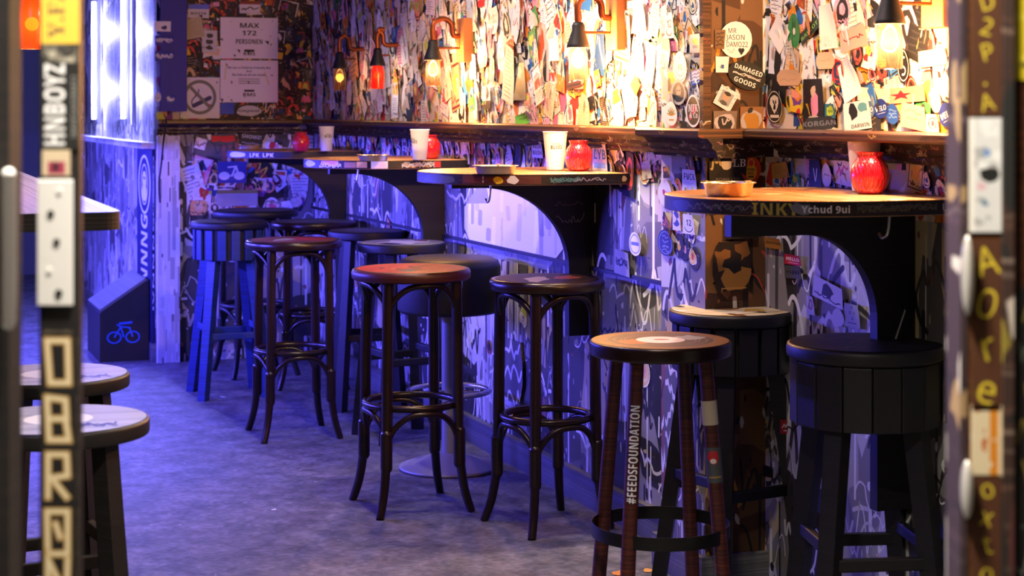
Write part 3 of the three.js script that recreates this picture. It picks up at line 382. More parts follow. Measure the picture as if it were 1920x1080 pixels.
A('graffiti_tag', 'grey sprayed lettering KORGAN above the near ledge', 'graffiti', [1502, 218, 1572, 245], (g, s) => { fill(g, s, '#333331'); txt(g, 'KORGAN', 128, 128, 120, '#808080', 'sans-serif', 'bold', 240); }, { rot: .05, shape: 'torn', dz: .012 });
A('square_sticker', 'lime green patterned sticker under the blue strip', 'sticker', [1546, 195, 1567, 222], (g, s) => { fill(g, s, '#2f6f7c'); blob(g, 128, 128, 90, 96, '#b6c92c', 10, .25); squiggle(g, 80, 90, 100, 70, '#5a7a1c', 14, 4); });
A('paper_note', 'red and peach ticket with a star beside the lamp', 'note', [1669, 163, 1735, 192], (g, s) => { fill(g, s, '#e8917a'); g.fillStyle = '#c81f28'; g.beginPath(); for (let i = 0; i < 10; i++) { const a = i * .6283 - 1.57, r = i % 2 ? 36 : 88; g.lineTo(80 + Math.cos(a) * r, 130 + Math.sin(a) * r); } g.fill(); }, { rot: .05, dz: .001 });
A('paper_note', 'cream folded paper under the amber lamp', 'note', [1608, 165, 1668, 190], (g, s) => { fill(g, s, '#f0d8bc'); printLines(g, 40, 100, 140, 80, '#b89a7c', 2); }, { rot: -.05 });
A('round_sticker', 'grey record shaped sticker at the top of the near wall', 'sticker', [1640, 24, 1670, 72], (g, s) => { fill(g, s, '#b3b3b1'); disc(g, s, .4, '#999997'); disc(g, s, .16, '#1c1a1e'); }, { shape: 'oval' });
A('round_sticker', 'grey spoked round sticker above the large VELO one', 'sticker', [1745, 168, 1766, 212], (g, s) => { fill(g, s, '#999997'); g.strokeStyle = '#e0e0de'; g.lineWidth = 8; for (const r of [40, 76, 108]) { g.beginPath(); g.arc(128, 128, r, 0, 7); g.stroke(); } }, { shape: 'oval' });
A('letter_sticker', 'black sticker with a white letter V below the near ledge', 'sticker', [1517, 300, 1541, 352], (g, s) => { fill(g, s, '#1c1c1a'); txt(g, 'V', 128, 140, 170, '#f1efe9', 'sans-serif', 'normal'); });
A('round_sticker', 'narrow white oval label beside the letter sticker', 'sticker', [1540, 306, 1560, 350], (g, s) => { fill(g, s, '#f1ede2'); squiggle(g, 60, 110, 140, 40, '#8b857c', 8, 8); }, { shape: 'oval' });
A('paper_note', 'white sheet with pink stencil print behind the red jar', 'note', [1563, 300, 1598, 347], (g, s) => { fill(g, s, '#f2eaec'); squiggle(g, 50, 60, 150, 110, '#d0607c', 16, 6); squiggle(g, 50, 30, 60, 40, '#1c1a1e', 12, 4); }, { rot: -.1 });
A('paper_note', 'mustard yellow note in the corner below the near ledge', 'note', [1447, 305, 1479, 334], (g, s) => { fill(g, s, '#c79a3c'); printLines(g, 30, 50, 190, 140, '#5a431c', 3); }, { rot: .1 });
A('leaf_decal', 'green leaf decal by the door jamb below the ledge', 'sticker', [1772, 305, 1794, 360], (g, s) => { fill(g, s, '#2a2026'); blob(g, 90, 128, 40, 110, '#2f9a6c', 9, .3); blob(g, 180, 120, 36, 90, '#57b47c', 9, .3); });
A('name_badge', 'red and white HELLO badge on the blue painted wall', 'sticker', [1471, 478, 1503, 497], (g, s) => { fill(g, s, '#c01c3a'); txt(g, 'HELLO', 128, 110, 120, '#f6eef2', 'sans-serif', 'bold', 210); g.fillStyle = '#f6eef2'; g.fillRect(50, 196, 156, 10); });
A('square_sticker', 'grey patterned card directly under the HELLO badge', 'sticker', [1471, 498, 1503, 522], (g, s) => { fill(g, s, '#4d4d4b'); for (let i = 0; i < 5; i++) blob(g, 40 + i * 44, 128, 18, 40, '#1c1c1a', 6, .5); }, { rot: .05 });
A('picture_sticker', 'white card with a black wolf drawing on the blue wall', 'sticker', [1524, 528, 1582, 568], (g, s) => { fill(g, s, '#f0f0ee'); blob(g, 130, 120, 46, 80, '#1c1c1a', 10, .45); squiggle(g, 20, 190, 210, 40, '#1c1c1a', 12, 8); }, { rot: -.15 });
A('round_sticker', 'pale oval sticker below the wolf card', 'sticker', [1560, 578, 1584, 612], (g, s) => { fill(g, s, '#e0e0de'); }, { shape: 'oval' });
A('square_sticker', 'small upright white badge left of the wolf card', 'sticker', [1512, 555, 1528, 590], (g, s) => { fill(g, s, '#e0e0de'); blob(g, 128, 128, 60, 80, '#a83a3a', 9, .3); blob(g, 128, 120, 36, 50, '#e0e0de', 8, .3); });
A('letter_card', 'grey card with four small letters low on the blue wall', 'card', [1583, 570, 1613, 614], (g, s) => { fill(g, s, '#b3b3b1'); txt(g, 'K', 128, 40, 44, '#333331'); txt(g, 'G    Y', 128, 100, 44, '#333331'); txt(g, 'X', 128, 160, 44, '#333331'); g.fillStyle = '#333331'; g.fillRect(60, 204, 136, 8); });
A('letter_card', 'small orange plate with dark capitals under the near table', 'card', [1434, 446, 1466, 466], (g, s) => { fill(g, s, '#a8702c'); txt(g, 'WOSTOK', 128, 128, 90, '#1c120a', 'sans-serif', 'bold', 220); });
if (namedCount > 81 ) console.log('sticker sheet is full', namedCount);
// second sheet of prints
const namedCanvas2 = canvas(1024, 1024), ng2 = namedCanvas2.getContext('2d'), namedMat2 = new THREE.MeshStandardMaterial({ map: tex(namedCanvas2), roughness: .55, side: THREE.DoubleSide });
let named2 = 0;
function cell2(draw) { const i = named2++, x = (i % 4) * 256, y = Math.floor(i / 4) * 256; ng2.save(); ng2.translate(x, y); ng2.beginPath(); ng2.rect(0, 0, 256, 256); ng2.clip(); draw(ng2, 256); ng2.restore(); return [(x + 2) / 1024, 1 - (y + 254) / 1024, 252 / 1024, 252 / 1024]; }
const B = (n, l, c, r, d, o = {}) => sticker(n, l, c, frameMain, .014 + (o.dz || 0), r, null, { ...o, cell: cell2(d), mat: namedMat2 });
B('white_patch', 'large white streaked patch under the table with the yellow dot', 'paint', [862, 352, 1068, 500], (g, s) => { fill(g, s, '#f0f0ee'); for (let i = 0; i < 26; i++) { g.strokeStyle = pick(['#b9b7b3', '#d8d6d2', '#94928e', '#ffffff', '#e2e0dc']); g.lineCap = 'round'; g.lineWidth = rr(3, 12); const x = rnd() * s, y = rnd() * s * .6; g.beginPath(); g.moveTo(x, y); g.lineTo(x + rr(-4, 4), y + rr(30, 120)); g.stroke(); } blob(g, 40, 40, 36, 30, '#a9a7a3', 9, .4); }, { shape: 'torn', curl: 0, dz: -.012 });  // streaked white sheet, makes the wall paler inside the bracket cutout
B('green_sticker', 'bright green label curling on the ledge of the long wall', 'sticker', [966, 213, 1001, 233], (g, s) => { fill(g, s, '#66d23a'); squiggle(g, 60, 90, 120, 50, '#2a6a1c', 12, 5); g.fillStyle = '#cccccc'; g.fillRect(190, 0, 70, s); }, { curl: .01, dz: .01, rot: .1 });
B('picture_card', 'brown card with a white letter A hanging under the bottle lamp', 'card', [1061, 119, 1089, 166], (g, s) => { fill(g, s, '#5a2a2c'); txt(g, 'A', 110, 128, 170, '#f0dcd0', 'serif', 'bold'); g.fillStyle = '#2a1416'; g.fillRect(0, 210, s, 20); }, { rot: .08 });
B('diamond_sticker', 'yellow diamond sticker with dark writing on the long wall', 'sticker', [1181, 138, 1202, 180], (g, s) => { fill(g, s, '#eeb62a'); squiggle(g, 60, 100, 130, 50, '#8a5a14', 8, 6); }, { shape: 'diamond' });
B('blank_card', 'blank white upright card on the long wall', 'card', [1029, 72, 1049, 114], (g, s) => fill(g, s, '#fffdf8'));
B('dark_poster', 'dark upright poster of thin figures on the long wall', 'poster', [962, 118, 986, 188], (g, s) => { fill(g, s, '#4d4d4b'); blob(g, 128, 60, 70, 50, '#999997', 9, .4); blob(g, 128, 170, 90, 70, '#1c1c1a', 9, .4); });
B('big_sheet', 'large pale peach sheet beside the pillar', 'paper', [1176, 0, 1212, 62], (g, s) => { fill(g, s, '#f6d9c2'); squiggle(g, 130, 60, 20, 100, '#fff4ea', 10, 2); }, { curl: .006 });
B('word_card', 'small white card with grey capitals beside the plastic cup', 'card', [997, 265, 1018, 296], (g, s) => { fill(g, s, '#f0f0ee'); txt(g, 'KEUR', 128, 80, 84, '#4d4d4b', 'sans-serif', 'bold', 220); txt(g, 'BUSH', 128, 176, 84, '#4d4d4b', 'sans-serif', 'bold', 220); });
B('word_card', 'blue and white lettered card right of the red jar', 'card', [1111, 270, 1139, 320], (g, s) => { fill(g, s, '#e0e0de'); txt(g, 'LYB', 128, 100, 130, '#3f78b4', 'sans-serif', 'bold', 230); g.fillStyle = '#7fa6cc'; g.fillRect(30, 180, 196, 50); });
B('scribble_card', 'grey card with a black scribbled tag on the blue painted wall', 'card', [1152, 470, 1181, 516], (g, s) => { fill(g, s, '#b8b4ae'); for (let i = 0; i < 3; i++) squiggle(g, 30, 80, 190, 90, '#1c1c1a', 13, 7); }, { rot: -.05 });
B('round_sticker', 'pale ringed oval sticker on the blue wall under the middle table', 'sticker', [1179, 435, 1203, 480], (g, s) => { fill(g, s, '#cccccc'); g.strokeStyle = '#5a62b0'; g.lineWidth = 10; g.beginPath(); g.arc(128, 128, 96, 0, 7); g.stroke(); g.fillStyle = '#5a62b0'; g.fillRect(50, 108, 156, 36); }, { shape: 'oval' });
B('white_tag', 'white looping spray tag on the blue wall behind the dark stool', 'graffiti', [936, 630, 982, 760], (g, s) => { fill(g, s, '#6a6866'); for (let i = 0; i < 3; i++) squiggle(g, 20, 16 + i * 80, 210, 74, '#f0f0ee', 13, 6); }, { shape: 'torn', curl: 0 });
B('white_tag', 'tall white looping letters sprayed at the foot of the pillar', 'graffiti', [1243, 660, 1277, 900], (g, s) => { fill(g, s, '#6a6866'); for (let i = 0; i < 5; i++) squiggle(g, 40, 6 + i * 50, 170, 46, '#f0f0ee', 12, 5); }, { shape: 'torn', curl: 0, dz: ZP });

// ------------------------------------------------------------------ tables on the right
const TW = .31, TL = .555, TH = 1.06, TT = .034;
function dOutline(off = 0, n = 40) { const pts = []; const s = TL - TW; pts.push([TW + off, 0]); for (let i = 0; i <= n; i++) { const a = i / n * Math.PI; pts.push([(TW + off) * Math.cos(a), s + (TW + off) * Math.sin(a)]); } pts.push([-(TW + off), 0]); return pts; }
function tableTopCanvas() { const c = woodCanvas('#a8703c', ['#7f4f26', '#c48a50', '#d9a566', '#5f3819', '#e2b478'], 420, 512, 512), g = c.getContext('2d'); for (let i = 0; i < 26; i++) blob(g, rnd() * 512, rnd() * 512, rr(4, 30), rr(3, 18), pick(['#5f3819', '#d9b080', '#8a5228', '#e8c898', '#3a2414']), 9, .5); for (let i = 0; i < 30; i++) squiggle(g, rnd() * 480, rnd() * 480, rr(20, 80), rr(6, 30), pick(['#3a2414', '#efd9b4']), rr(1, 2.4), 5); return c; }
const tableTopMat = mapMat(tableTopCanvas(), [1.6, 1.6], .32);
function rimMaterial(draw) { const c = canvas(2048, 64), g = c.getContext('2d'); g.fillStyle = '#1d1310'; g.fillRect(0, 0, 2048, 64); for (let i = 0; i < 120; i++) squiggle(g, rnd() * 2000, rr(8, 50), rr(14, 60), rr(4, 14), pick(['#3a2218', '#4a2c1c', '#0e0a09', '#5a3a26']), rr(1, 4), 5); draw(g); return new THREE.MeshStandardMaterial({ map: tex(c), roughness: .5, side: THREE.DoubleSide }); }
function wallTable(label, u, z0, len, rimDraw, arc, opt = {}) {
  const p = wx(u, 0, z0), t = thing('wall_table', label, 'table', [p.x, 0, p.z], TURN, 'half round tables along the wall');
  const sc = len / TL, sh = new THREE.Shape(dOutline(-.003).map(([x, y]) => new THREE.Vector2(x, y * sc)));
  const g = new THREE.ExtrudeGeometry(sh, { depth: TT - .006, bevelEnabled: true, bevelSize: .003, bevelThickness: .003, bevelSegments: 2, curveSegments: 1 }); g.rotateX(-Math.PI / 2).scale(1, 1, -1);
  { const ix = g.attributes.position; for (let i = 0; i < ix.count; i += 3) { const a = [ix.getX(i), ix.getY(i), ix.getZ(i)]; ix.setXYZ(i, ix.getX(i + 1), ix.getY(i + 1), ix.getZ(i + 1)); ix.setXYZ(i + 1, ...a); } }
  g.translate(0, TH - TT + .003, .001); g.computeVertexNormals(); boxUV(g);
  mesh('table_top', g, tableTopMat, t);
  const o = dOutline(.0005), pos = [], uv = [], idx = []; let L = 0;
  o.forEach(([x, y], i) => { if (i) L += Math.hypot(x - o[i - 1][0], (y - o[i - 1][1]) * sc); pos.push(x, TH - TT + .002, y * sc + .001, x, TH - .002, y * sc + .001); uv.push(1 - L / 1.5, 0, 1 - L / 1.5, 1); if (i) idx.push(2 * i - 2, 2 * i, 2 * i - 1, 2 * i, 2 * i + 1, 2 * i - 1); });
  const rg = new THREE.BufferGeometry(); rg.setAttribute('position', new THREE.Float32BufferAttribute(pos, 3)); rg.setAttribute('uv', new THREE.Float32BufferAttribute(uv, 2)); rg.setIndex(idx); rg.computeVertexNormals();
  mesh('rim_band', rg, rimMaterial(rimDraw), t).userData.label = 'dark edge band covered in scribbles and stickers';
  const top = TH - TT - .001, [ax, ay, bx, by] = arc;
  // the curved inner edge: centre of the quarter ellipse lies out and below
  const q = new THREE.Shape(); q.moveTo(.001, top); q.lineTo(len - .09, top); q.lineTo(len - .09, Math.min(top - .012, ay)); q.lineTo(ax, ay);
  for (let i = 1; i <= 18; i++) { const a = Math.PI / 2 * (1 - i / 18); q.lineTo(ax + (bx - ax) * Math.cos(a), by + (ay - by) * Math.sin(a)); }
  q.lineTo(bx, opt.foot ?? .54); q.lineTo(.001, opt.foot ?? .54);
  const bg = new THREE.ExtrudeGeometry(q, { depth: .03, bevelEnabled: false }); bg.rotateY(-Math.PI / 2).translate(.015 + (opt.shift || 0), 0, 0); bg.computeVertexNormals();
  mesh('bracket', bg, M.blackWood, t).userData.label = 'black bracket board with a quarter round cutout';
  if (opt.chalk) { const c = canvas(256, 256), g2 = c.getContext('2d'); g2.clearRect(0, 0, 256, 256); g2.strokeStyle = '#b9b7b3'; g2.lineWidth = 9; g2.lineCap = 'round'; opt.chalk(g2); mesh('chalk_marks', new THREE.PlaneGeometry(...opt.chalkBox.slice(0, 2)).rotateY(Math.PI / 2).translate(.0155 + (opt.shift || 0), opt.chalkBox[3], opt.chalkBox[2]), new THREE.MeshStandardMaterial({ map: tex(c), transparent: true, roughness: .9, side: THREE.DoubleSide }), t); }
  return t;
}
// rim texture: x runs along the edge from the far wall side (0) round the tip to the near wall side (2048 = 1.5 m)
const tables = [
  wallTable('half round wall table with a white LPK LPK strip in the back corner', -3.3, 0, .56, (g) => { g.fillStyle = '#171a3c'; g.fillRect(900, 0, 700, 64); txt(g, 'LPK', 1348, 34, 54, '#f0f0ee', 'sans-serif', 'bold', 76); txt(g, 'LPK', 1446, 34, 54, '#f0f0ee', 'sans-serif', 'bold', 76); blob(g, 1180, 32, 96, 28, '#e0e0de', 12, .15); }, [.38, 1.0, .08, .74]),
  wallTable('half round wall table with pink and white stickers along its edge', -1.8, 0, TL, (g) => { blob(g, 1110, 32, 70, 28, '#e0e0de', 10, .1); g.fillStyle = '#d98a96'; g.fillRect(1230, 4, 120, 34); for (let i = 0; i < 3; i++) squiggle(g, 1215, 16, 150, 44, '#e8d6d2', 5, 9); g.fillStyle = '#a8787a'; g.fillRect(1385, 12, 66, 44); g.fillStyle = '#e2b08a'; g.fillRect(1454, 8, 56, 48); g.fillStyle = '#fdf4ee'; g.fillRect(1530, 4, 86, 58); for (let i = 0; i < 5; i++) squiggle(g, 1690, 10, 170, 44, pick(['#d8d2c8', '#e0962c', '#b8b2a8']), 7, 9); g.fillStyle = '#d8382c'; g.fillRect(1862, 8, 34, 48); g.fillStyle = '#0a090a'; g.fillRect(1898, 0, 150, 64); }, [.38, 1.0, .09, .76]),
  wallTable('half round wall table with a yellow dot and white blob on its edge', -.31, 0, TL, (g) => { blob(g, 1180, 32, 110, 30, '#4d4d4b', 12, .2); g.fillStyle = '#5c2620'; g.fillRect(1330, 6, 330, 52); g.fillStyle = '#7a3a30'; for (let i = 0; i < 9; i++) g.fillRect(1340 + i * 34, rr(10, 50), 40, 3); blob(g, 1487, 34, 20, 24, '#f0c01c', 10, .12); blob(g, 1545, 34, 26, 27, '#fdf8ee', 10, .2); g.fillStyle = '#e8d8b8'; g.fillRect(1420, 8, 6, 18); g.fillRect(1420, 34, 6, 18); for (let i = 0; i < 4; i++) squiggle(g, 1700, 18, 130, 30, pick(['#4f8a84', '#5fa49c']), 5, 12); squiggle(g, 1800, 18, 120, 30, '#c9b8c0', 5, 9); squiggle(g, 1880, 22, 60, 22, '#d9c6b4', 4, 5); blob(g, 2022, 32, 12, 20, '#e0c48c', 9, .2); }, [.37, 1.008, .078, .756], { chalkBox: [.12, .1, .075, .93], chalk: (g) => { g.lineWidth = 6; squiggle(g, 20, 40, 210, 60, '#7a6a5c', 5, 8); squiggle(g, 30, 130, 200, 90, '#8f8a86', 6, 9); } }),  // grey blob at the tip paints the light on the left rim end
  wallTable('nearest half round wall table with INKY lettering on its edge', 1.326, ZA, TL, (g) => { blob(g, 1060, 34, 60, 30, '#44447a', 9, .3); for (let i = 0; i < 6; i++) squiggle(g, 1110 + i * 38, 14, 60, 36, '#7f7a76', 3, 5); txt(g, 'INKY', 1415, 34, 76, '#c9b43c', 'sans-serif', 'bold', 140); blob(g, 1490, 34, 26, 30, '#808080', 9, .3); txt(g, 'Ychud 9ui', 1560, 34, 44, '#f8f6f2', 'sans-serif', 'bold', 140); for (let i = 0; i < 6; i++) squiggle(g, 1650, 12, 260, 40, pick(['#6f6a60', '#2a3478', '#7a7030', '#4a463f']), 3, 14); txt(g, 'UDL', 1962, 32, 50, '#c4c1bd', 'sans-serif', 'normal', 70); }, [.284, .973, .10, .777], { shift: .06, foot: .35, chalkBox: [.09, .2, .05, .72], chalk: (g) => { g.beginPath(); g.moveTo(60, 150); g.lineTo(120, 110); g.lineTo(200, 130); g.moveTo(120, 110); g.lineTo(90, 240); g.moveTo(120, 110); g.lineTo(190, 30); g.moveTo(120, 230); g.lineTo(160, 200); g.stroke(); } }),  // bluish blob at the tip paints the blue light on the rim
];
// coat hooks under the table edges
for (const [i, [u, z0, x, z]] of [[-1.8, 0, .19, .40], [-.31, 0, .19, .40], [1.326, ZA, .22, .16]].entries()) {
  const p = wx(u + x, 0, z0 + z), y = TH - TT - .001;
  const h = tag(mesh('coat_hook', tube([V3(0, y, 0), V3(0, y - .03, .003), V3(-.006, y - .047, .004), V3(-.024, y - .052, .004), V3(-.036, y - .044, .004)], .0035, 16, 8), M.chrome), ['small bright hook under the table with pink and white stickers', 'small bright hook under the table with the yellow dot', 'small bright hook under the table with INKY lettering'][i], 'hook');
  h.position.set(p.x, 0, p.z); h.rotation.y = TURN;
}

// ------------------------------------------------------------------ things on the tables
{
  const jarBump = (() => { const n = 256, d = new Uint8Array(n * n * 4); for (let y = 0; y < n; y++) for (let x = 0; x < n; x++) { const a = Math.abs(Math.sin((x + y * .9 + 6 * Math.sin(y * .07)) * Math.PI / 21.33)), b = Math.abs(Math.sin((x - y * .9 + 6 * Math.sin(y * .09)) * Math.PI / 21.33)), v = 255 * Math.min(1, Math.min(a, b) * 2.2), k = (y * n + x) * 4; d[k] = d[k + 1] = d[k + 2] = v; d[k + 3] = 255; } const t = new THREE.DataTexture(d, n, n); t.magFilter = THREE.LinearFilter; t.wrapS = t.wrapT = THREE.RepeatWrapping; t.repeat.set(2, 1); t.needsUpdate = true; return t; })();
  M.redGlass.bumpMap = jarBump; M.redGlass.bumpScale = .004;
}
const jarGeo = lathe([[.001, .0], [.024, 0], [.03, .004], [.038, .016], [.0425, .034], [.043, .048], [.040, .062], [.033, .075], [.028, .081], [.0275, .086], [.030, .0925], [.0315, .094], [.0305, .0945], [.026, .088], [.0255, .08], [.031, .072], [.037, .060], [.039, .046], [.037, .03], [.030, .012], [.001, .008]], 40);
const waxGeo = lathe([[.001, .0085], [.029, .0125], [.034, .024], [.033, .026], [.001, .0255]], 24), wax = new THREE.MeshStandardMaterial({ color: 0xe8d8c0, roughness: .6 });
function jar(label, p, s = 1) { const t = thing('candle_jar', label, 'candle jar', [p.x, TH, p.z], 0, 'red candle jars'); mesh('glass', jarGeo, M.redGlass, t); mesh('candle', waxGeo, wax, t); t.scale.setScalar(s); return t; }
const cupGeo = lathe([[.001, .002], [.026, .002], [.0265, .004], [.0375, .118], [.0392, .119], [.0395, .121], [.0375, .1215], [.036, .117], [.0255, .006], [.001, .005]], 36), drinkGeo = lathe([[.001, .0055], [.0245, .0065], [.0282, .046], [.001, .046]], 28);
const cupPrint = (() => { const c = canvas(256, 128), g = c.getContext('2d'); g.clearRect(0, 0, 256, 128); txt(g, 'Bluesy', 128, 34, 34, '#1a161c', 'sans-serif', 'bold'); txt(g, 'BLUES', 128, 86, 80, '#0c0a0e', 'sans-serif', 'bold', 190); return new THREE.MeshStandardMaterial({ map: tex(c), transparent: true, roughness: .6, side: THREE.DoubleSide }); })();
const printGeo = new THREE.CylinderGeometry(.0354, .0332, .026, 20, 1, true, -.75, 1.5).translate(0, .078, 0);
function cup(label, p, turn, s = 1) { const t = thing('plastic_cup', label, 'cup', [p.x, TH, p.z], turn, 'tall plastic cups'); mesh('cup', cupGeo, M.cup, t); mesh('drink', drinkGeo, M.drink, t).userData.label = 'brown drink in the bottom'; mesh('print', printGeo, cupPrint, t).userData.label = 'dark lettering BLUES'; t.scale.setScalar(s); return t; }
function ashtrayGeo(r, h) { return lathe([[.001, .0], [r * .8, 0], [r * .86, .003], [r * .95, h * .9], [r * 1.06, h], [r * 1.06, h + .0012], [r * .94, h - .0005], [r * .84, .0055], [r * .78, .003], [.001, .0028]], 36); }
function ashtray(label, p, r, h, mat) { const t = thing('ashtray', label, 'ashtray', [p.x, TH, p.z], rr(0, 3), 'metal ashtrays'); mesh('dish', ashtrayGeo(r, h), mat, t); for (let i = 0; i < 3; i++) { const a = i * 2.094; mesh('rest', box(.012, .003, .008, 0, h + .002, 0).rotateY(-a).translate(Math.cos(a) * r * .98, 0, Math.sin(a) * r * .98), mat, t); } return t; }
const T = (px, py) => floorPoint(px, py, TH);
jar('red candle jar on the table with INKY lettering', T(1631, 364), 1.0);
jar('red candle jar beside the plastic cup printed BLUES', T(1085, 321), 1.0);
jar('red candle jar half hidden behind the pink lit plastic cup', T(806, 298.5), .98);
jar('red candle jar on the dark corner table', T(564, 284), .92);
cup('frosted plastic cup with brown drink beside the round red jar', T(1041, 320), .1, 1.0);
cup('pink lit frosted cup on the table with pink and white stickers', T(787, 300.5), -.8, .95);
cup('grey frosted cup on the dark corner table', T(612, 284), .4, .93);
cup('white cup behind the red jar on the nearest table', T(1620, 360), 2.6, 1.02);
const dullBrass = M.brass, tin = new THREE.MeshStandardMaterial({ color: 0xcbb89a, roughness: .4, metalness: .55 });
ashtray('wide brass ashtray on the table with INKY lettering', T(1366, 368), .057, .03, dullBrass);
ashtray('round tin ashtray on the table with the yellow dot', T(929, 326), .064, .024, tin);
ashtray('faceted brass ashtray on the table with pink and white stickers', T(700, 302), .058, .022, dullBrass);
ashtray('small brass ashtray on the dark corner table', T(470, 280), .05, .02, tin);

// ------------------------------------------------------------------ stools
function seatCanvas(base, streaks, extra) { const c = woodCanvas(base, streaks, 120, 256, 256); extra?.(c.getContext('2d')); const t = tex(c); return new THREE.MeshPhysicalMaterial({ map: t, roughness: .5, specularIntensity: .45 }); }
const SEAT = {
  red: seatCanvas('#a81c12', ['#c23a1e', '#7a160c', '#d05028'], (g) => { for (let i = 0; i < 9; i++) blob(g, rr(60, 200), rr(60, 200), rr(6, 30), rr(6, 22), pick(['#1d0f0c', '#2a1a16', '#b8541e', '#3f5a54']), 9, .5); squiggle(g, 60, 90, 140, 70, '#1d0f0c', 9, 6); }),
  rose: seatCanvas('#5c1a1e', ['#7a2a2c', '#421014', '#8a8078'], (g) => { blob(g, 150, 150, 60, 30, '#8d8784', 8, .4); blob(g, 70, 110, 50, 60, '#a01c24', 10, .3); }),
  patch: seatCanvas('#2a1a14', ['#1a100c', '#3d261a', '#4a3020'], (g) => { blob(g, 90, 90, 50, 34, '#b0582c', 10, .4); blob(g, 160, 150, 62, 30, '#cfc2b4', 11, .4); blob(g, 60, 160, 26, 20, '#55483f', 8, .4); }),
  record: seatCanvas('#6a3a1c', ['#4a2612', '#8a5026', '#9a6230'], (g) => { blob(g, 128, 128, 104, 104, '#3c2620', 20, .05); for (let r = 52; r < 104; r += 7) { g.strokeStyle = pick(['#5d4a48', '#2a1a18', '#7a6a70']); g.lineWidth = 2; g.beginPath(); g.arc(128, 128, r, 0, 7); g.stroke(); } blob(g, 190, 110, 34, 40, '#999997', 10, .4); blob(g, 70, 140, 22, 34, '#a4562a', 10, .4); g.fillStyle = '#efe0d0'; g.beginPath(); g.arc(128, 128, 46, 0, 7); g.fill(); blob(g, 132, 124, 14, 10, '#c05a50', 8, .3); }),
  paintedGlints: seatCanvas('#d8c8a8', ['#b89a5c', '#efe6d4', '#8a6a34'], (g) => { for (let i = 0; i < 16; i++) blob(g, rnd() * 256, rnd() * 256, rr(10, 40), rr(10, 34), pick(['#17120e', '#c8963c', '#efe8da', '#2a1c12', '#e0e0de', '#7a4a1c']), 9, .5); }),  // bright reflection of the lit wall, painted as white and ochre splotches
  white: seatCanvas('#999997', ['#666664', '#b3b3b1', '#333331'], (g) => { blob(g, 150, 120, 80, 60, '#e0e0de', 14, .4); blob(g, 70, 170, 40, 36, '#333331', 9, .5); blob(g, 210, 90, 30, 30, '#7a3a2c', 8, .4); }),
  dark: seatCanvas('#141013', ['#0c0a0b', '#221a1c', '#2c2224'], (g) => { for (let i = 0; i < 4; i++) squiggle(g, 40 + rnd() * 90, 40 + rnd() * 140, 70, 40, '#7a4a34', 2.5, 4); }),
  grey: seatCanvas('#333331', ['#1c1c1a', '#4d4d4b', '#666664'], (g) => { blob(g, 120, 130, 70, 60, '#4d4d4b', 12, .4); }),
  lilac: seatCanvas('#b3b3b1', ['#999997', '#cccccc', '#808080'], (g) => { g.fillStyle = '#f0f0ee'; g.beginPath(); g.arc(128, 128, 50, 0, 7); g.fill(); for (let i = 0; i < 5; i++) squiggle(g, 130, 170, 80, 40, '#333331', 3, 8); }),
};
function discGeo(r, t, edge) { return lathe([[.0005, 0], [r - edge, 0], [r - edge * .3, edge * .3], [r, edge], [r, t - edge], [r - edge * .3, t - edge * .3], [r - edge, t], [.0005, t]], 56); }
function topDisc(r, y) { const g = new THREE.CircleGeometry(r, 56); g.rotateX(-Math.PI / 2).translate(0, y, 0); return g; }
const polar = (r, a, y) => V3(r * Math.cos(a), y, r * Math.sin(a));
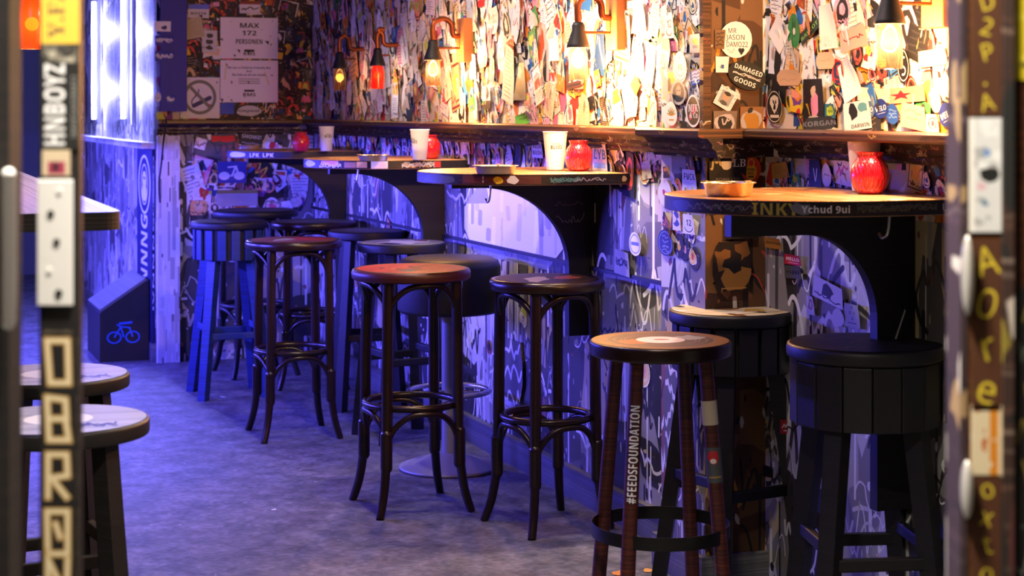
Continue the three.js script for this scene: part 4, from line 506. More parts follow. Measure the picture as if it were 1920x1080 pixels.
function bentwoodStool(label, p, turn, top, D = .37, H = .75, wood = M.darkWood, opt = {}) {
  const t = thing('bentwood_stool', label, 'bar stool', [p.x, 0, p.z], turn, 'bentwood bar stools'), R = D / 2;
  mesh('seat', lathe([[.0005, H - .034], [R - .006, H - .034], [R, H - .028], [R + .001, H - .012], [R - .004, H - .002], [R - .012, H], [R - .02, H - .002], [.0005, H - .003]], 56), opt.seatWood || wood, t);
  mesh('seat_panel', topDisc(R - .018, H - .0005), top, t).userData.label = 'printed round seat panel';
  const lr = R - .03, leg = (a) => [[.0, H - .034, lr], [.3, .5, lr + .004], [.5, .33, lr + .006], [.7, .17, lr + .012], [.85, .07, lr + .028], [1, .0, lr + .052]].map(([, y, r]) => polar(r, a, y));
  const at = (a, y) => { const L = leg(a); for (let i = 1; i < L.length; i++) if (y >= L[i].y) { const k = (y - L[i].y) / (L[i - 1].y - L[i].y); return L[i].clone().lerp(L[i - 1], k); } return L[L.length - 1]; };
  for (let i = 0; i < 4; i++) {
    const a = i * Math.PI / 2, pts = leg(a), curve = new THREE.CatmullRomCurve3(pts, false, 'centripetal'), g = new THREE.TubeGeometry(curve, 40, .0172, 10, false), P = g.attributes.position;
    for (let k = 0; k < P.count; k++) { const row = Math.floor(k / 11), q = row / 40, c = curve.getPointAt(q), s = q < .5 ? 1.0 : 1.0 - .25 * (q - .5) * 2; P.setXYZ(k, c.x + (P.getX(k) - c.x) * s, Math.max(0, P.getY(k)), c.z + (P.getZ(k) - c.z) * s); }
    g.computeVertexNormals(); const lg = mesh('leg', g, wood, t);
    const b = a + Math.PI / 2, arch = (y0, y1, r) => { const A0 = at(a, y0), B0 = at(b, y0), A1 = at(a, y0 + (y1 - y0) * .5), B1 = at(b, y0 + (y1 - y0) * .5), mid = polar(r, a + Math.PI / 4, y1); const mA = A1.clone().lerp(polar(r, a + .12, y1), .35), mB = B1.clone().lerp(polar(r, b - .12, y1), .35); mA.y = y0 + (y1 - y0) * .62; mB.y = mA.y; return tube([A0.multiplyScalar(1).setY(y0), mA.lerp(mid, .06), polar(r, a + Math.PI / 4 - .38, y1 - (y1 - y0) * .06), mid, polar(r, b - Math.PI / 4 + .38, y1 - (y1 - y0) * .06), mB.lerp(mid, .06), B0.setY(y0)], .0095, 34, 8); };
    mesh('upper_arch', arch(H - .2, H - .043, lr - .004), wood, t);
    mesh('lower_arch', arch(.15, .312, lr - .008), wood, t);
    mesh('leg_block', new THREE.CapsuleGeometry(.0188, .1, 4, 12).translate(...at(a, .20).toArray()), wood, lg);
  }
  const ring = []; for (let i = 0; i < 24; i++) ring.push(polar(lr - .012, i / 24 * Math.PI * 2, .328));
  mesh('foot_ring', tube(ring, .011, 72, 10, true), wood, t);
  return t;
}
function taperLeg(a, r0, y0, r1, w0, w1, round) {            // splayed leg from (r0, y0) to the floor at r1
  const n = round ? 12 : 4, g = new THREE.CylinderGeometry(w0, w1, y0, n, 1); if (!round) g.rotateY(Math.PI / 4);
  const P = g.attributes.position; for (let i = 0; i < P.count; i++) { const q = (P.getY(i) + y0 / 2) / y0, r = r1 + (r0 - r1) * q; P.setXYZ(i, P.getX(i) + r, P.getY(i) + y0 / 2, P.getZ(i)); }
  const o = round ? g : g.toNonIndexed(); o.computeVertexNormals(); return o.rotateY(-a);
}
function plankStool(label, p, turn, top, D, H, wood, opt = {}) {
  const t = thing('plank_stool', label, 'bar stool', [p.x, 0, p.z], turn, 'plank bar stools'), R = D / 2, th = opt.thick ?? .034;
  mesh('seat', discGeo(R, th, .006).translate(0, H - th, 0), opt.seatWood || wood, t);
  mesh('seat_panel', topDisc(R - .006, H + .0006), top, t).userData.label = 'printed round seat top';
  for (let i = 0; i < 4; i++) mesh('leg', taperLeg(i * Math.PI / 2 + Math.PI / 4, R - .05, H - th, R + .012, opt.round ? .0165 : .024, opt.round ? .0175 : .028, opt.round), wood, t);
  if (opt.ring) { const r = opt.ring; mesh('foot_ring', lathe([[r, 0], [r + .003, 0], [r + .003, .03], [r, .03], [r, 0]], 64).translate(0, opt.ringH ?? .262, 0), M.steelBand, t).userData.label = 'flat steel hoop'; }
  else rails(t, R, .3, wood, H - th);
  return t;
}
function rails(t, R, y, wood, y0, r0 = R - .05, r1 = R + .012) {
  const r = r1 + (r0 - r1) * y / y0, e = r * Math.SQRT2 / 2;
  for (let i = 0; i < 4; i++) mesh('foot_rail', new RoundedBoxGeometry(2 * e - .02, .028, .02, 2, .004).translate(0, y + (i % 2) * .03, e).rotateY(i * Math.PI / 2), wood, t);
}
function drumStool(label, p, turn, top, D, H, wood, opt = {}) {
  const t = thing('drum_stool', label, 'bar stool', [p.x, 0, p.z], turn, 'drum seated bar stools'), R = D / 2, dh = opt.drum ?? .15;
  mesh('seat', discGeo(R, .034, .009).translate(0, H - .034, 0), opt.seatWood || wood, t);
  mesh('seat_panel', topDisc(R - .008, H + .0006), top, t);
  const n = 16, core = new THREE.CylinderGeometry(R - .022, R - .022, dh, 32).translate(0, H - .034 - dh / 2 - .001, 0); mesh('drum_core', core, M.black, t);
  for (let i = 0; i < n; i++) mesh('stave', new RoundedBoxGeometry(2 * Math.PI * (R - .012) / n * (opt.gap ?? .82), dh, .012, 2, .003).translate(0, H - .035 - dh / 2, R - .016).rotateY(i / n * Math.PI * 2), opt.stave || wood, t);
  const y0 = H - .036 - dh;
  for (let i = 0; i < 4; i++) mesh('leg', taperLeg(i * Math.PI / 2 + Math.PI / 4, R - .05, y0, R + (opt.splay ?? .03), .03, .026), wood, t);
  rails(t, R, .27, wood, y0, R - .05, R + (opt.splay ?? .03));
  return t;
}
function pedestalStool(label, p, D, H) {
  const t = thing('pedestal_stool', label, 'bar stool', [p.x, 0, p.z], 0), R = D / 2;
  mesh('cushion', lathe([[.0005, H - .19], [R - .012, H - .19], [R, H - .178], [R, H - .03], [R - .008, H - .01], [R - .03, H], [.0005, H + .002]], 48), M.blackLeather, t);
  mesh('pole', new THREE.CylinderGeometry(.026, .026, H - .22, 20).translate(0, (H - .22) / 2 + .03, 0), M.castIron, t);
  mesh('base', lathe([[.0005, 0], [.172, 0], [.175, .006], [.172, .012], [.11, .032], [.05, .05], [.03, .056], [.0005, .056]], 48), M.castIron, t);
  const pts = []; for (let i = 0; i < 24; i++) pts.push(polar(.14, i / 24 * Math.PI * 2, .27)); const ring = mesh('foot_ring', tube(pts, .009, 64, 8, true), M.chrome, t);
  for (let i = 0; i < 3; i++) mesh('spoke', tube([polar(.024, i * 2.094 + .4, .27), polar(.138, i * 2.094 + .4, .27)], .006, 4, 6), M.chrome, ring);
  return t;
}
const P3 = (x, d) => V3(x, 0, -d);
const legTurn = (x, d) => Math.atan2(-(-d), x);               // turn so that one leg points towards (x, -d) in the plan
const turnFor = (dx, dd) => -Math.atan2(-dd, dx);             // local leg 0 (+x) towards world (dx, z = -dd)
bentwoodStool('dark bentwood stool with a red printed seat', P3(-.318, 5.55), turnFor(-.077, -.177), SEAT.red, .375, .75, M.darkWood, { seatWood: M.redWood });
bentwoodStool('dark bentwood stool with orange and white patches on its black seat', P3(.105, 5.30), turnFor(-.05, -.2), SEAT.patch, .348, .742);
bentwoodStool('bentwood stool with a red and grey seat standing in the open', P3(-.84, 6.77), turnFor(-.093, -.2), SEAT.rose, .37, .75, M.darkWood);
bentwoodStool('grey bentwood stool tucked behind the red and grey one', P3(-.90, 7.98), turnFor(-.12, -.15), SEAT.grey, .385, .745);
bentwoodStool('dark bentwood stool farthest back beside the back wall', P3(-1.215, 8.34), turnFor(-.06, -.18), SEAT.grey, .40, .775, M.blackWood);
drumStool('drum stool with blue staves near the back wall', P3(-1.24, 7.72), .35, SEAT.dark, .335, .762, M.blueWood, { drum: .13, stave: M.blueWood, gap: .6, seatWood: M.blackWood });
plankStool('black plank stool with white paper shreds on its seat', P3(-.42, 6.72), .5, SEAT.white, .335, .742, M.blackWood);
plankStool('blue black plank stool behind the red seated bentwood one', P3(-.61, 7.42), .2, SEAT.grey, .33, .74, M.blackWood);
pedestalStool('black leather pedestal stool on a round grey base', floorPoint(842, 878), .36, .735);
plankStool('plank stool with a record printed seat and a hashtag sticker on its leg', P3(.345, 4.09), .22, SEAT.record, .33, .714, M.redWood, { ring: .158, round: true, seatWood: M.darkWood });
drumStool('black drum stool with white and ochre wall reflections painted on its seat beside the pillar', P3(.572, 4.58), .55, SEAT.paintedGlints, .327, .73, M.blackWood, { drum: .12 });
drumStool('all black drum stool in front of the INKY table', P3(.782, 3.9), .1, SEAT.dark, .345, .734, M.blackWood, { drum: .14, gap: .97, splay: .02 });
plankStool('pale topped plank stool with a white disc nearest the left counter end', P3(-.835, 3.24), .25, SEAT.lilac, .33, .68, M.blackWood, { thick: .03 });
plankStool('pale topped plank stool pushed in farther along the left counter', P3(-.985, 3.76), .5, SEAT.lilac, .33, .685, M.blackWood, { thick: .03 });
// stickers on stool legs
{
  const c = canvas(64, 80), g = c.getContext('2d'); g.fillStyle = '#b01828'; g.fillRect(0, 0, 64, 80); g.strokeStyle = '#f0e6e6'; g.lineWidth = 6; g.beginPath(); g.moveTo(12, 48); g.lineTo(24, 26); g.lineTo(32, 42); g.lineTo(40, 26); g.lineTo(52, 48); g.moveTo(20, 62); g.lineTo(46, 62); g.stroke();
  const m = mesh('leg_sticker', new THREE.PlaneGeometry(.028, .036), new THREE.MeshStandardMaterial({ map: tex(c), roughness: .6, side: THREE.DoubleSide })); m.position.set(.703, .434, -4.524); tag(m, 'small red sticker with a white peak on the black drum stool leg', 'sticker');
}
{
  const c = canvas(64, 512), g = c.getContext('2d'); g.clearRect(0, 0, 64, 512); g.save(); g.translate(32, 256); g.rotate(-Math.PI / 2); txt(g, '#FEEDSFOUNDATION', 0, 0, 58, '#f6f4f2', 'sans-serif', 'bold', 500); g.restore();
  const m = new THREE.MeshStandardMaterial({ map: tex(c), transparent: true, roughness: .5, side: THREE.DoubleSide });
  const legWrap = (name, label, dirA, y0, y1, r, mat, arc) => {        // a sheet wrapped on a round leg of the record stool
    const H = .68, R = .165, cx = .345, cz = -4.09, a = dirA, at = (y) => { const q = y / H, rad = (R + .012) + ((R - .05) - (R + .012)) * q; return V3(cx + Math.cos(a) * rad, y, cz + Math.sin(a) * rad); };
    const A0 = at(y0), B0 = at(y1), g2 = new THREE.CylinderGeometry(r, r, A0.distanceTo(B0), 14, 1, true, arc[0], arc[1]); const o = mesh(name, g2, mat); o.position.copy(A0).lerp(B0, .5); o.quaternion.setFromUnitVectors(V3(0, 1, 0), B0.clone().sub(A0).normalize()); tag(o, label, 'sticker'); return o;
  };
  const fl = Math.PI / 4 + Math.PI / 2 - .22, fr = Math.PI / 4 - .22;   // world plan angles of the two front legs
  legWrap('hashtag_sticker', 'white hashtag lettering running down the stool leg', fl, .36, .585, .0185, m, [-.95, 1.9]);
  legWrap('tape_band', 'strip of cream tape round the right stool leg', fr, .53, .585, .0184, new THREE.MeshStandardMaterial({ color: 0xcdbfa6, roughness: .8, side: THREE.DoubleSide }), [0, 6.283]);
  const c2 = canvas(64, 128), g3 = c2.getContext('2d'); g3.fillStyle = '#4c504e'; g3.fillRect(0, 0, 64, 128); blob(g3, 30, 36, 14, 24, '#c0242c', 8, .3); blob(g3, 30, 50, 8, 10, '#e8d8c8', 7, .3); g3.fillStyle = '#a8823c'; g3.fillRect(14, 104, 34, 6);
  legWrap('leg_sticker', 'grey sticker with a red figure on the right stool leg', fr, .40, .48, .0184, new THREE.MeshStandardMaterial({ map: tex(c2), roughness: .6, side: THREE.DoubleSide }), [-1.6, 3.2]);
}

// ------------------------------------------------------------------ left side: counter, passage fittings
{
  const z0 = 1.70, t = thing('bar_counter', 'long bar counter with a worn pale top along the left wall', 'counter'); t.position.copy(ORG); t.rotation.y = TURN;
  const uN = 1.50, uFar = -6, s = new THREE.Shape(); s.moveTo(uFar, 0); s.lineTo(uN - .05, 0); s.quadraticCurveTo(uN, 0, uN, .05); s.lineTo(uN, .72); s.lineTo(uFar, .72); s.lineTo(uFar, 0);
  const topCanvas = woodCanvas('#c9c4cc', ['#999997', '#e0e0de', '#808080', '#e0e0de'], 300); 
  const g = new THREE.ExtrudeGeometry(s, { depth: .034, bevelEnabled: false, curveSegments: 8 }); g.rotateX(Math.PI / 2).translate(0, TH, z0); g.computeVertexNormals(); boxUV(g);
  const rimM = mapMat(woodCanvas('#1c1512', ['#0f0b0a', '#3a2a20', '#8a8078'], 90), [2, 8], .5);
  mesh('counter_top', g, [mapMat(topCanvas, [2, 2], .4), rimM], t);
  mesh('front_panel', box(uN - .2 - uFar, 1.02, .03, (uN - .2 + uFar) / 2, .51, z0 + .62), M.plaster, t);
  for (const u of [1.2, -.4, -2.0]) mesh('support', box(.05, 1.02, .4, u, .512, z0 + .4), M.blackWood, t);
  jar('red candle jar on the pale left counter', wx(1.0, 0, z0 + .22), 1);
}
function tubeLamp(name, label, a, b, out, color, glow, power, points) {   // glowing tube between a and b with a flat light just in front of it
  const t = thing(name, label, 'tube light'), mid = a.clone().lerp(b, .5), len = a.distanceTo(b), dir = b.clone().sub(a).normalize(); t.position.copy(mid);
  const q = new THREE.Quaternion().setFromUnitVectors(V3(0, 1, 0), dir);
  const gm = new THREE.MeshStandardMaterial({ color: 0xffffff, emissive: color, emissiveIntensity: glow, roughness: .4 });
  const bulb = mesh('tube', new THREE.CylinderGeometry(.013, .013, len, 16), gm, t); bulb.quaternion.copy(q);
  const fit = mesh('fitting', box(.036, len + .06, .02, 0, 0, 0), M.castIron, t);
  const zAxis = out.clone(), yAxis = dir, xAxis = yAxis.clone().cross(zAxis); fit.quaternion.setFromRotationMatrix(new THREE.Matrix4().makeBasis(xAxis, yAxis, zAxis)); fit.position.copy(out).multiplyScalar(-.03);
  if (points) { for (let i = 0; i < points; i++) { const l = new THREE.PointLight(new THREE.Color().setRGB(.2, .2, 1), POWER.neon); l.position.copy(dir).multiplyScalar(len * ((i + .5) / points - .5)).addScaledVector(out, .04); l.castShadow = true; l.shadow.radius = 1; l.name = 'tube_light'; t.add(l); } return t; }
  const l = new THREE.RectAreaLight(BLUE, power, .03, len); l.quaternion.setFromRotationMatrix(new THREE.Matrix4().makeBasis(xAxis.clone().negate(), yAxis, zAxis.clone().negate())); l.position.copy(out).multiplyScalar(.018); l.name = 'tube_light'; t.add(l);
  return t;
}
const OUT = V3(SN, 0, CS), IN = OUT.clone().negate();
const onCorr = (px) => onWall(frameMain, ZB + .05, px, 100).u;
tubeLamp('fluorescent_tube', 'short blue white tube light standing farther along the passage wall', wx(onCorr(176), 1.19, ZB + .05), wx(onCorr(176), 1.90, ZB + .05), OUT, new THREE.Color(.62, .66, 1), 7, 0, 2);
tubeLamp('fluorescent_tube', 'brightest blue white tube light on the passage wall', wx(onCorr(231), 1.2, ZB + .05), wx(onCorr(231), 2.1, ZB + .05), OUT, new THREE.Color(.62, .66, 1), 9, 0, 3);
for (const [i, [u0, u1]] of [[-1.2, -2.1], [-2.4, -3.3], [-3.8, -5.4]].entries())
  tubeLamp('added_counter_tube', ['first', 'second', 'third'][i] + ' added blue tube under the counter top counted from the street door', wx(u0, 1.004, 1.7 + .56), wx(u1, 1.004, 1.7 + .56), IN, new THREE.Color(.3, .3, 1), 4, POWER.bar);  // added tubes, out of view, supply the blue light from the left
tubeLamp('added_ceiling_tube', 'added blue tube light under the ceiling towards the back wall', wx(-1.7, 2.6, 1.5), wx(-2.7, 2.6, 1.5), V3(0, -1, 0), new THREE.Color(.3, .3, 1), 4, POWER.rear);  // added tube, out of view, tints the upper back wall lavender
tubeLamp('added_ceiling_tube', 'added blue tube light high above the left counter', wx(1.6, 2.5, 2.2), wx(.6, 2.5, 2.2), V3(0, -1, 0), new THREE.Color(.3, .3, 1), 4, POWER.over);  // added tube, unseen, throws blue on the counter top and nearby stools
{
  const s = onWall(frameMain, ZB, 253, 100).u; struct(frameMesh('trim_passage', box(.03, 1.1, .02, s, 1.72, ZB + .01), M.whitePost), 'white painted strip beside the passage tube lights', 'trim');
  struct(frameMesh('trim_passage', boxUV(box(3.3, .03, .07, -3.947 - 1.68, 1.07, ZB + .035)), M.whitePost), 'pale narrow shelf along the passage wall', 'trim');
  // sloped plinth at the foot of the passage wall
  const q = new THREE.Shape([[0, 0], [.24, 0], [.24, .24], [0, .40]].map(([x, y]) => new THREE.Vector2(x, y))), g = new THREE.ExtrudeGeometry(q, { depth: .5, bevelEnabled: false });
  const t = thing('sloped_plinth', 'low black plinth with a slanted top at the passage corner', 'plinth'); t.position.copy(wx(-3.947 - .1, 0, ZB + .022)); t.rotation.y = TURN;
  g.rotateY(-Math.PI / 2); mesh('body', g, new THREE.MeshStandardMaterial({ color: 0x1c1c1a, roughness: .6 }), t);
  const lid = box(.5, .014, .27, 0, 0, 0).rotateX(Math.atan2(.16, .24)).translate(-.25, .329, .124); mesh('lid', lid, M.skirting, t);
  const c = canvas(256, 256), k = c.getContext('2d'); k.clearRect(0, 0, 256, 256); k.strokeStyle = '#2f5fc0'; k.lineWidth = 12; for (const x of [64, 192]) { k.beginPath(); k.arc(x, 180, 46, 0, 7); k.stroke(); } k.beginPath(); k.moveTo(64, 180); k.lineTo(110, 90); k.lineTo(170, 100); k.lineTo(192, 180); k.moveTo(80, 70); k.lineTo(110, 90); k.lineTo(130, 180); k.stroke(); k.lineWidth = 20; k.beginPath(); k.moveTo(96, 64); k.lineTo(190, 56); k.stroke();
  const d = mesh('drawing', new THREE.PlaneGeometry(.18, .15).rotateY(Math.PI / 2).translate(.0015, .15, .125), new THREE.MeshStandardMaterial({ map: tex(c), transparent: true, roughness: .6, side: THREE.DoubleSide }), t); d.userData.label = 'blue outline of a bicycle';
}
{
  const a = atDepth(312, 225, 8.6), pts = [a, atDepth(306, 270, 8.6), atDepth(302, 310, 8.62), atDepth(298, 345, 8.62), atDepth(300, 380, 8.6)];
  tag(mesh('hanging_cable', tube(pts, .005, 30, 6), M.cable), 'thin black cable hanging from the back ledge end', 'cable');
}

// ------------------------------------------------------------------ bottle lamps on the sticker walls
const amber = new THREE.MeshPhysicalMaterial({ color: 0xf2b878, roughness: .08, transmission: 1, side: THREE.DoubleSide });
const redShade = new THREE.MeshPhysicalMaterial({ color: 0xe03018, roughness: .2, transmission: .8, side: THREE.DoubleSide, emissive: 0xff3a10, emissiveIntensity: .9 });
const glowMat = new THREE.MeshStandardMaterial({ color: 0xffe0b0, emissive: 0xffb45a, emissiveIntensity: 5 });
const shadeGeo = lathe([[.014, .0], [.017, -.01], [.027, -.035], [.028, -.05], [.028, -.112], [.026, -.115]], 28), bulbGeo = new THREE.SphereGeometry(.017, 16, 12);
const socketGeo = lathe([[.0005, .04], [.014, .04], [.019, .03], [.019, .015], [.033, -.026], [.035, -.036], [.031, -.036], [.012, .005], [.0005, .006]], 24);
function sconce(label, u, z0, o = {}) {
  const t = thing('bottle_lamp', label, 'wall lamp'), reach = o.reach ?? .15, y = 1.47; const p = wx(u, 0, z0); t.position.copy(p); t.rotation.y = TURN;
  if (!o.plain) mesh('back_box', new RoundedBoxGeometry(.085, .165, .045, 2, .006).translate(0, y + .04, .0225), M.orangeWood, t);
  mesh('pipe', tube([V3(0, y + .055, o.plain ? .001 : .045), V3(0, y + .058, .07), V3(0, y + .10, .078), V3(0, y + .118, .1), V3(0, y + .118, reach - .03), V3(0, y + .10, reach - .002), V3(0, y + .03, reach)], .010, 36, 10), M.copper, t);
  mesh('stay', tube([V3(0, y + .01, .045), V3(0, y + .01, reach)], .004, 4, 6), M.copper, t);
  mesh('socket', socketGeo.clone().translate(0, y, reach), M.black, t);
  mesh('shade', shadeGeo.clone().translate(0, y - .018, reach), o.red ? redShade : amber, t).userData.label = o.red ? 'red glass bottle shade' : 'amber glass bottle shade';
  const b = mesh('bulb', bulbGeo.clone().translate(0, y - .075, reach), glowMat, t); b.castShadow = false;
  const l = new THREE.PointLight(new THREE.Color().setRGB(1, .86, .7), o.power); l.position.set(0, y - .075, reach); l.shadow.radius = 1.2; l.castShadow = true; l.name = 'lamp_light'; t.add(l);
  return t;
}
const uAt = (px, z) => onWall(frameMain, z, px, 110).u;
sconce('bottle lamp on the long wall nearest the pillar', uAt(1084, .15), 0, { power: 4.5 });
sconce('bottle lamp above the table with pink and white stickers', uAt(812, .15), 0, { power: 1.5 });
sconce('red glowing bottle lamp farther along the long wall', uAt(708, .1), 0, { red: true, power: .07, reach: .1, plain: true });
sconce('small glowing bottle lamp beside the back corner', uAt(633, .13), 0, { power: .07, reach: .12, plain: true });
sconce('bottle lamp on the near wall section above the red jar', uAt(1668, ZA + .15), ZA, { power: 3.0 });
for (const [i, [u, z]] of [[1.35, .6], [.0, .62], [-1.1, .62]].entries()) {   // added warm pendants, out of view, to even out the upper wall light
  const p = wx(u, 2.1, z), t = thing('added_pendant', ['added warm cone pendant lamp above the INKY table', 'added warm cone pendant lamp above the table with the yellow dot', 'added warm cone pendant lamp between the two middle tables'][i], 'pendant lamp', [p.x, p.y, p.z]);
  mesh('shade', lathe([[.02, .14], [.03, .13], [.13, .0], [.128, .0], [.028, .126], [.02, .136]], 32), M.copper, t); mesh('bulb', new THREE.SphereGeometry(.035, 18, 14).translate(0, .06, 0), new THREE.MeshStandardMaterial({ color: 0xffe8c8, emissive: 0xffc888, emissiveIntensity: 6 }), t); mesh('cord', new THREE.CylinderGeometry(.004, .004, CEIL - 2.1 - .13, 8).translate(0, (CEIL - 2.1 + .13) / 2, 0), M.cable, t);
  const l = new THREE.PointLight(new THREE.Color().setRGB(1, .87, .76), POWER.pendant * [1.6, 2.1, 1.0][i]); l.position.y = .06; l.castShadow = true; l.shadow.radius = 1.7; l.name = 'lamp_light'; t.add(l);
}
{                                                            // amber pendant over the counter, seen past the left jamb
  const p = atDepth(60, 45, 5.6), t = thing('pendant_lamp', 'amber glass pendant lamp behind the left door jamb', 'pendant lamp', [p.x, p.y, p.z]);
  mesh('shade', lathe([[.012, .12], [.02, .11], [.05, .05], [.055, 0], [.05, -.07], [.045, -.08]], 28), new THREE.MeshPhysicalMaterial({ color: 0xe8762a, transmission: .8, roughness: .25, side: THREE.DoubleSide, emissive: 0xff6a12, emissiveIntensity: 1.2 }), t);
  mesh('bulb', new THREE.SphereGeometry(.022, 16, 12), glowMat, t);
  mesh('cord', new THREE.CylinderGeometry(.004, .004, CEIL - p.y - .12, 8).translate(0, (CEIL - p.y + .12) / 2, 0), M.cable, t);
  const l = new THREE.PointLight(new THREE.Color().setRGB(1, .55, .25), .12); l.castShadow = true; l.name = 'lamp_light'; t.add(l);
}

// ------------------------------------------------------------------ street door: jambs, hinge, stickers
const DJ = 1.65, jx = (px, d = DJ) => (px - CX) / F * d, jy = (py, d = DJ) => EYE - (py - HY) / F * d;
const jambDark = mapMat(woodCanvas('#151112', ['#0c0a0b', '#231a18', '#2c201c'], 160), [3, 3], .6), jambBrown = mapMat(woodCanvas('#55301a', ['#3a1e0e', '#6e4020', '#824c28', '#2a160a'], 220), [3, 3], .5);
{
  const L0 = jx(-420), L1 = jx(-2), P0 = jx(74), P1 = jx(147);
  struct(mesh('wall_front', merge([box(1.4, CEIL, .12, L1 - .75, CEIL / 2, -DJ - .08), box(1.6, CEIL, .12, jx(2010) + .8, CEIL / 2, -DJ - .08), box(1.2, .7, .12, 0, CEIL - .35, -DJ - .08)]), M.soot), 'street front wall around the doorway', 'wall');
  const jl = struct(mesh('door_jamb', boxUV(box(P1 - P0, 2.2, .014, (P0 + P1) / 2, 1.1, -DJ - .007)), jambDark), 'black left door jamb covered in stickers', 'jamb');
  mesh('edge_strip', box(.001, 2.2, .012, P1 + .0005, 1.1, -DJ - .007), M.blackWood, jl);
  const dl = struct(mesh('door_1', boxUV(box(jx(46) - jx(-300), 2.15, .04, (jx(46) + jx(-300)) / 2, 1.08, -DJ + .03)), jambDark), 'dark street door folded open on the left', 'door');
  const strip = (name, label, cat, x0, y0, x1, y1, draw, parentTurn) => { const c = canvas(256, Math.min(2048, Math.round(256 * (y1 - y0) / (x1 - x0)))), g = c.getContext('2d'); draw(g, 256, c.height); const m = mesh(name, new THREE.BoxGeometry(jx(x1) - jx(x0), jy(y0) - jy(y1), .001), new THREE.MeshStandardMaterial({ map: tex(c), roughness: .6 })); m.position.set((jx(x0) + jx(x1)) / 2, (jy(y0) + jy(y1)) / 2, -DJ + .0008); return tag(m, label, cat); };
  strip('yellow_sticker', 'yellow sticker with dark sideways capitals on the left jamb', 'sticker', 78, -40, 149, 82, (g, w, h) => { g.fillStyle = '#f3c94a'; g.fillRect(0, 0, w, h); g.save(); g.translate(w * .4, h * .6); g.rotate(-Math.PI / 2); txt(g, 'Y.FA', 40, 0, 150, '#4a3a3e', 'serif', 'bold'); g.restore(); });
  strip('lettered_sticker', 'black sticker with bold white sideways letters HNBOYZ', 'sticker', 76, 116, 131, 278, (g, w, h) => { g.fillStyle = '#1c1c1a'; g.fillRect(0, 0, w, h); g.save(); g.translate(w * .5, h * .5); g.rotate(-Math.PI / 2); txt(g, 'HNBOYZ', 0, 0, 250, '#fbfbfd', 'sans-serif', 'bold', h * .97); g.restore(); });
  strip('lettered_sticker', 'narrow dark strip of small grey sideways letters beside HNBOYZ', 'sticker', 131, 118, 148, 280, (g, w, h) => { g.fillStyle = '#1c1c1a'; g.fillRect(0, 0, w, h); g.save(); g.translate(w * .5, h * .5); g.rotate(-Math.PI / 2); txt(g, 'IMVESAXIRMS1', 0, 0, 220, '#999997', 'sans-serif', 'normal', h * .95); g.restore(); });
  strip('torn_sticker', 'scratched grey sticker remnant under the yellow sticker', 'sticker', 80, 83, 146, 118, (g, w, h) => { g.fillStyle = '#6a665c'; g.fillRect(0, 0, w, h); for (let i = 0; i < 14; i++) blob(g, rnd() * w, rnd() * h, 30, 30, pick(['#8c887a', '#3a3834', '#b4ae9c']), 7, .5); });
  strip('picture_sticker', 'small cream and pink picture sticker above the hinge', 'sticker', 80, 281, 132, 329, (g, w, h) => { g.fillStyle = '#d8c4a4'; g.fillRect(0, 0, w, h); g.fillStyle = '#a83a58'; g.fillRect(50, h * .45, 160, h * .5); blob(g, 120, h * .65, 40, 40, '#4a1c28', 8, .4); });
  strip('block_lettering', 'column of tan block letters painted down the left jamb', 'lettering', 76, 622, 146, 1100, (g, w, h) => {
    g.fillStyle = '#141112'; g.fillRect(0, 0, w, h); const st = (pts) => { for (const [col, lw] of [['#c9a15c', 50], ['#e6d8b4', 26]]) { g.strokeStyle = col; g.lineWidth = lw; g.lineCap = 'square'; g.lineJoin = 'miter'; for (const p of pts) { g.beginPath(); p.forEach(([x, y], i) => (i ? g.lineTo(x, y) : g.moveTo(x, y))); g.stroke(); } } };
    const o = (y, k) => k.map((p) => p.map(([a, b]) => [46 + a * 150, y + b * 290]));
    st(o(60, [[[0, 0], [.15, 1], [1, 1], [.95, 0], [0, 0]]])); st(o(450, [[[0, 0], [.1, 1], [1, 1], [.85, .5], [.15, .5]], [[.05, 0], [.85, .05], [.9, .5]]])); st(o(840, [[[.05, 1], [.05, 0], [.9, 0], [.95, .5], [.2, .55], [.9, 1]]])); st(o(1230, [[[0, 0], [.05, 1], [.95, 1], [.95, 0], [0, 0]], [[.4, .3], [.6, .6]]])); st(o(1560, [[[.05, 1], [.05, 0], [.9, .9], [.95, 0]]]));
  });
  // hinge
  const hg = new THREE.Group(), hw = jx(138) - jx(71), hh = jy(337) - jy(573), hx = (jx(138) + jx(71)) / 2, hy = (jy(337) + jy(573)) / 2, hm = new THREE.MeshStandardMaterial({ color: 0xf2f1ee, roughness: .35, metalness: .15 });
  hg.name = 'hinge'; hg.userData.label = 'white metal door hinge with a drilled leaf and rusty knuckles'; dl.add(hg);
  mesh('leaf', new RoundedBoxGeometry(hw, hh, .003, 2, .0012).translate(hx, hy, -DJ + .002), hm, hg);
  for (const [px, py, r] of [[113, 358, .0022], [97, 400, .0032], [108, 453, .0032], [94, 507, .0022], [112, 549, .0036]]) mesh('screw', new THREE.CylinderGeometry(r, r, .0012, 14).rotateX(Math.PI / 2).translate(jx(px), jy(py), -DJ + .0038), r > .003 ? M.steelBand : hm, hg);
  const knuckle = new THREE.MeshStandardMaterial({ color: 0x9a9490, roughness: .4, metalness: .7 });
  for (const [px, y0, y1] of [[54, 322, 590], [8, 318, 588]]) { mesh('knuckle', new THREE.CylinderGeometry(.0068, .0068, jy(y0) - jy(y1), 18).translate(jx(px), (jy(y0) + jy(y1)) / 2, -DJ + .066), knuckle, hg); for (const y of [y0, y1]) mesh('pin_cap', new THREE.SphereGeometry(.0062, 14, 10).translate(jx(px), jy(y), -DJ + .066), hm, hg); }
  // right jamb
  const R0 = jx(1808), R1 = jx(1880);
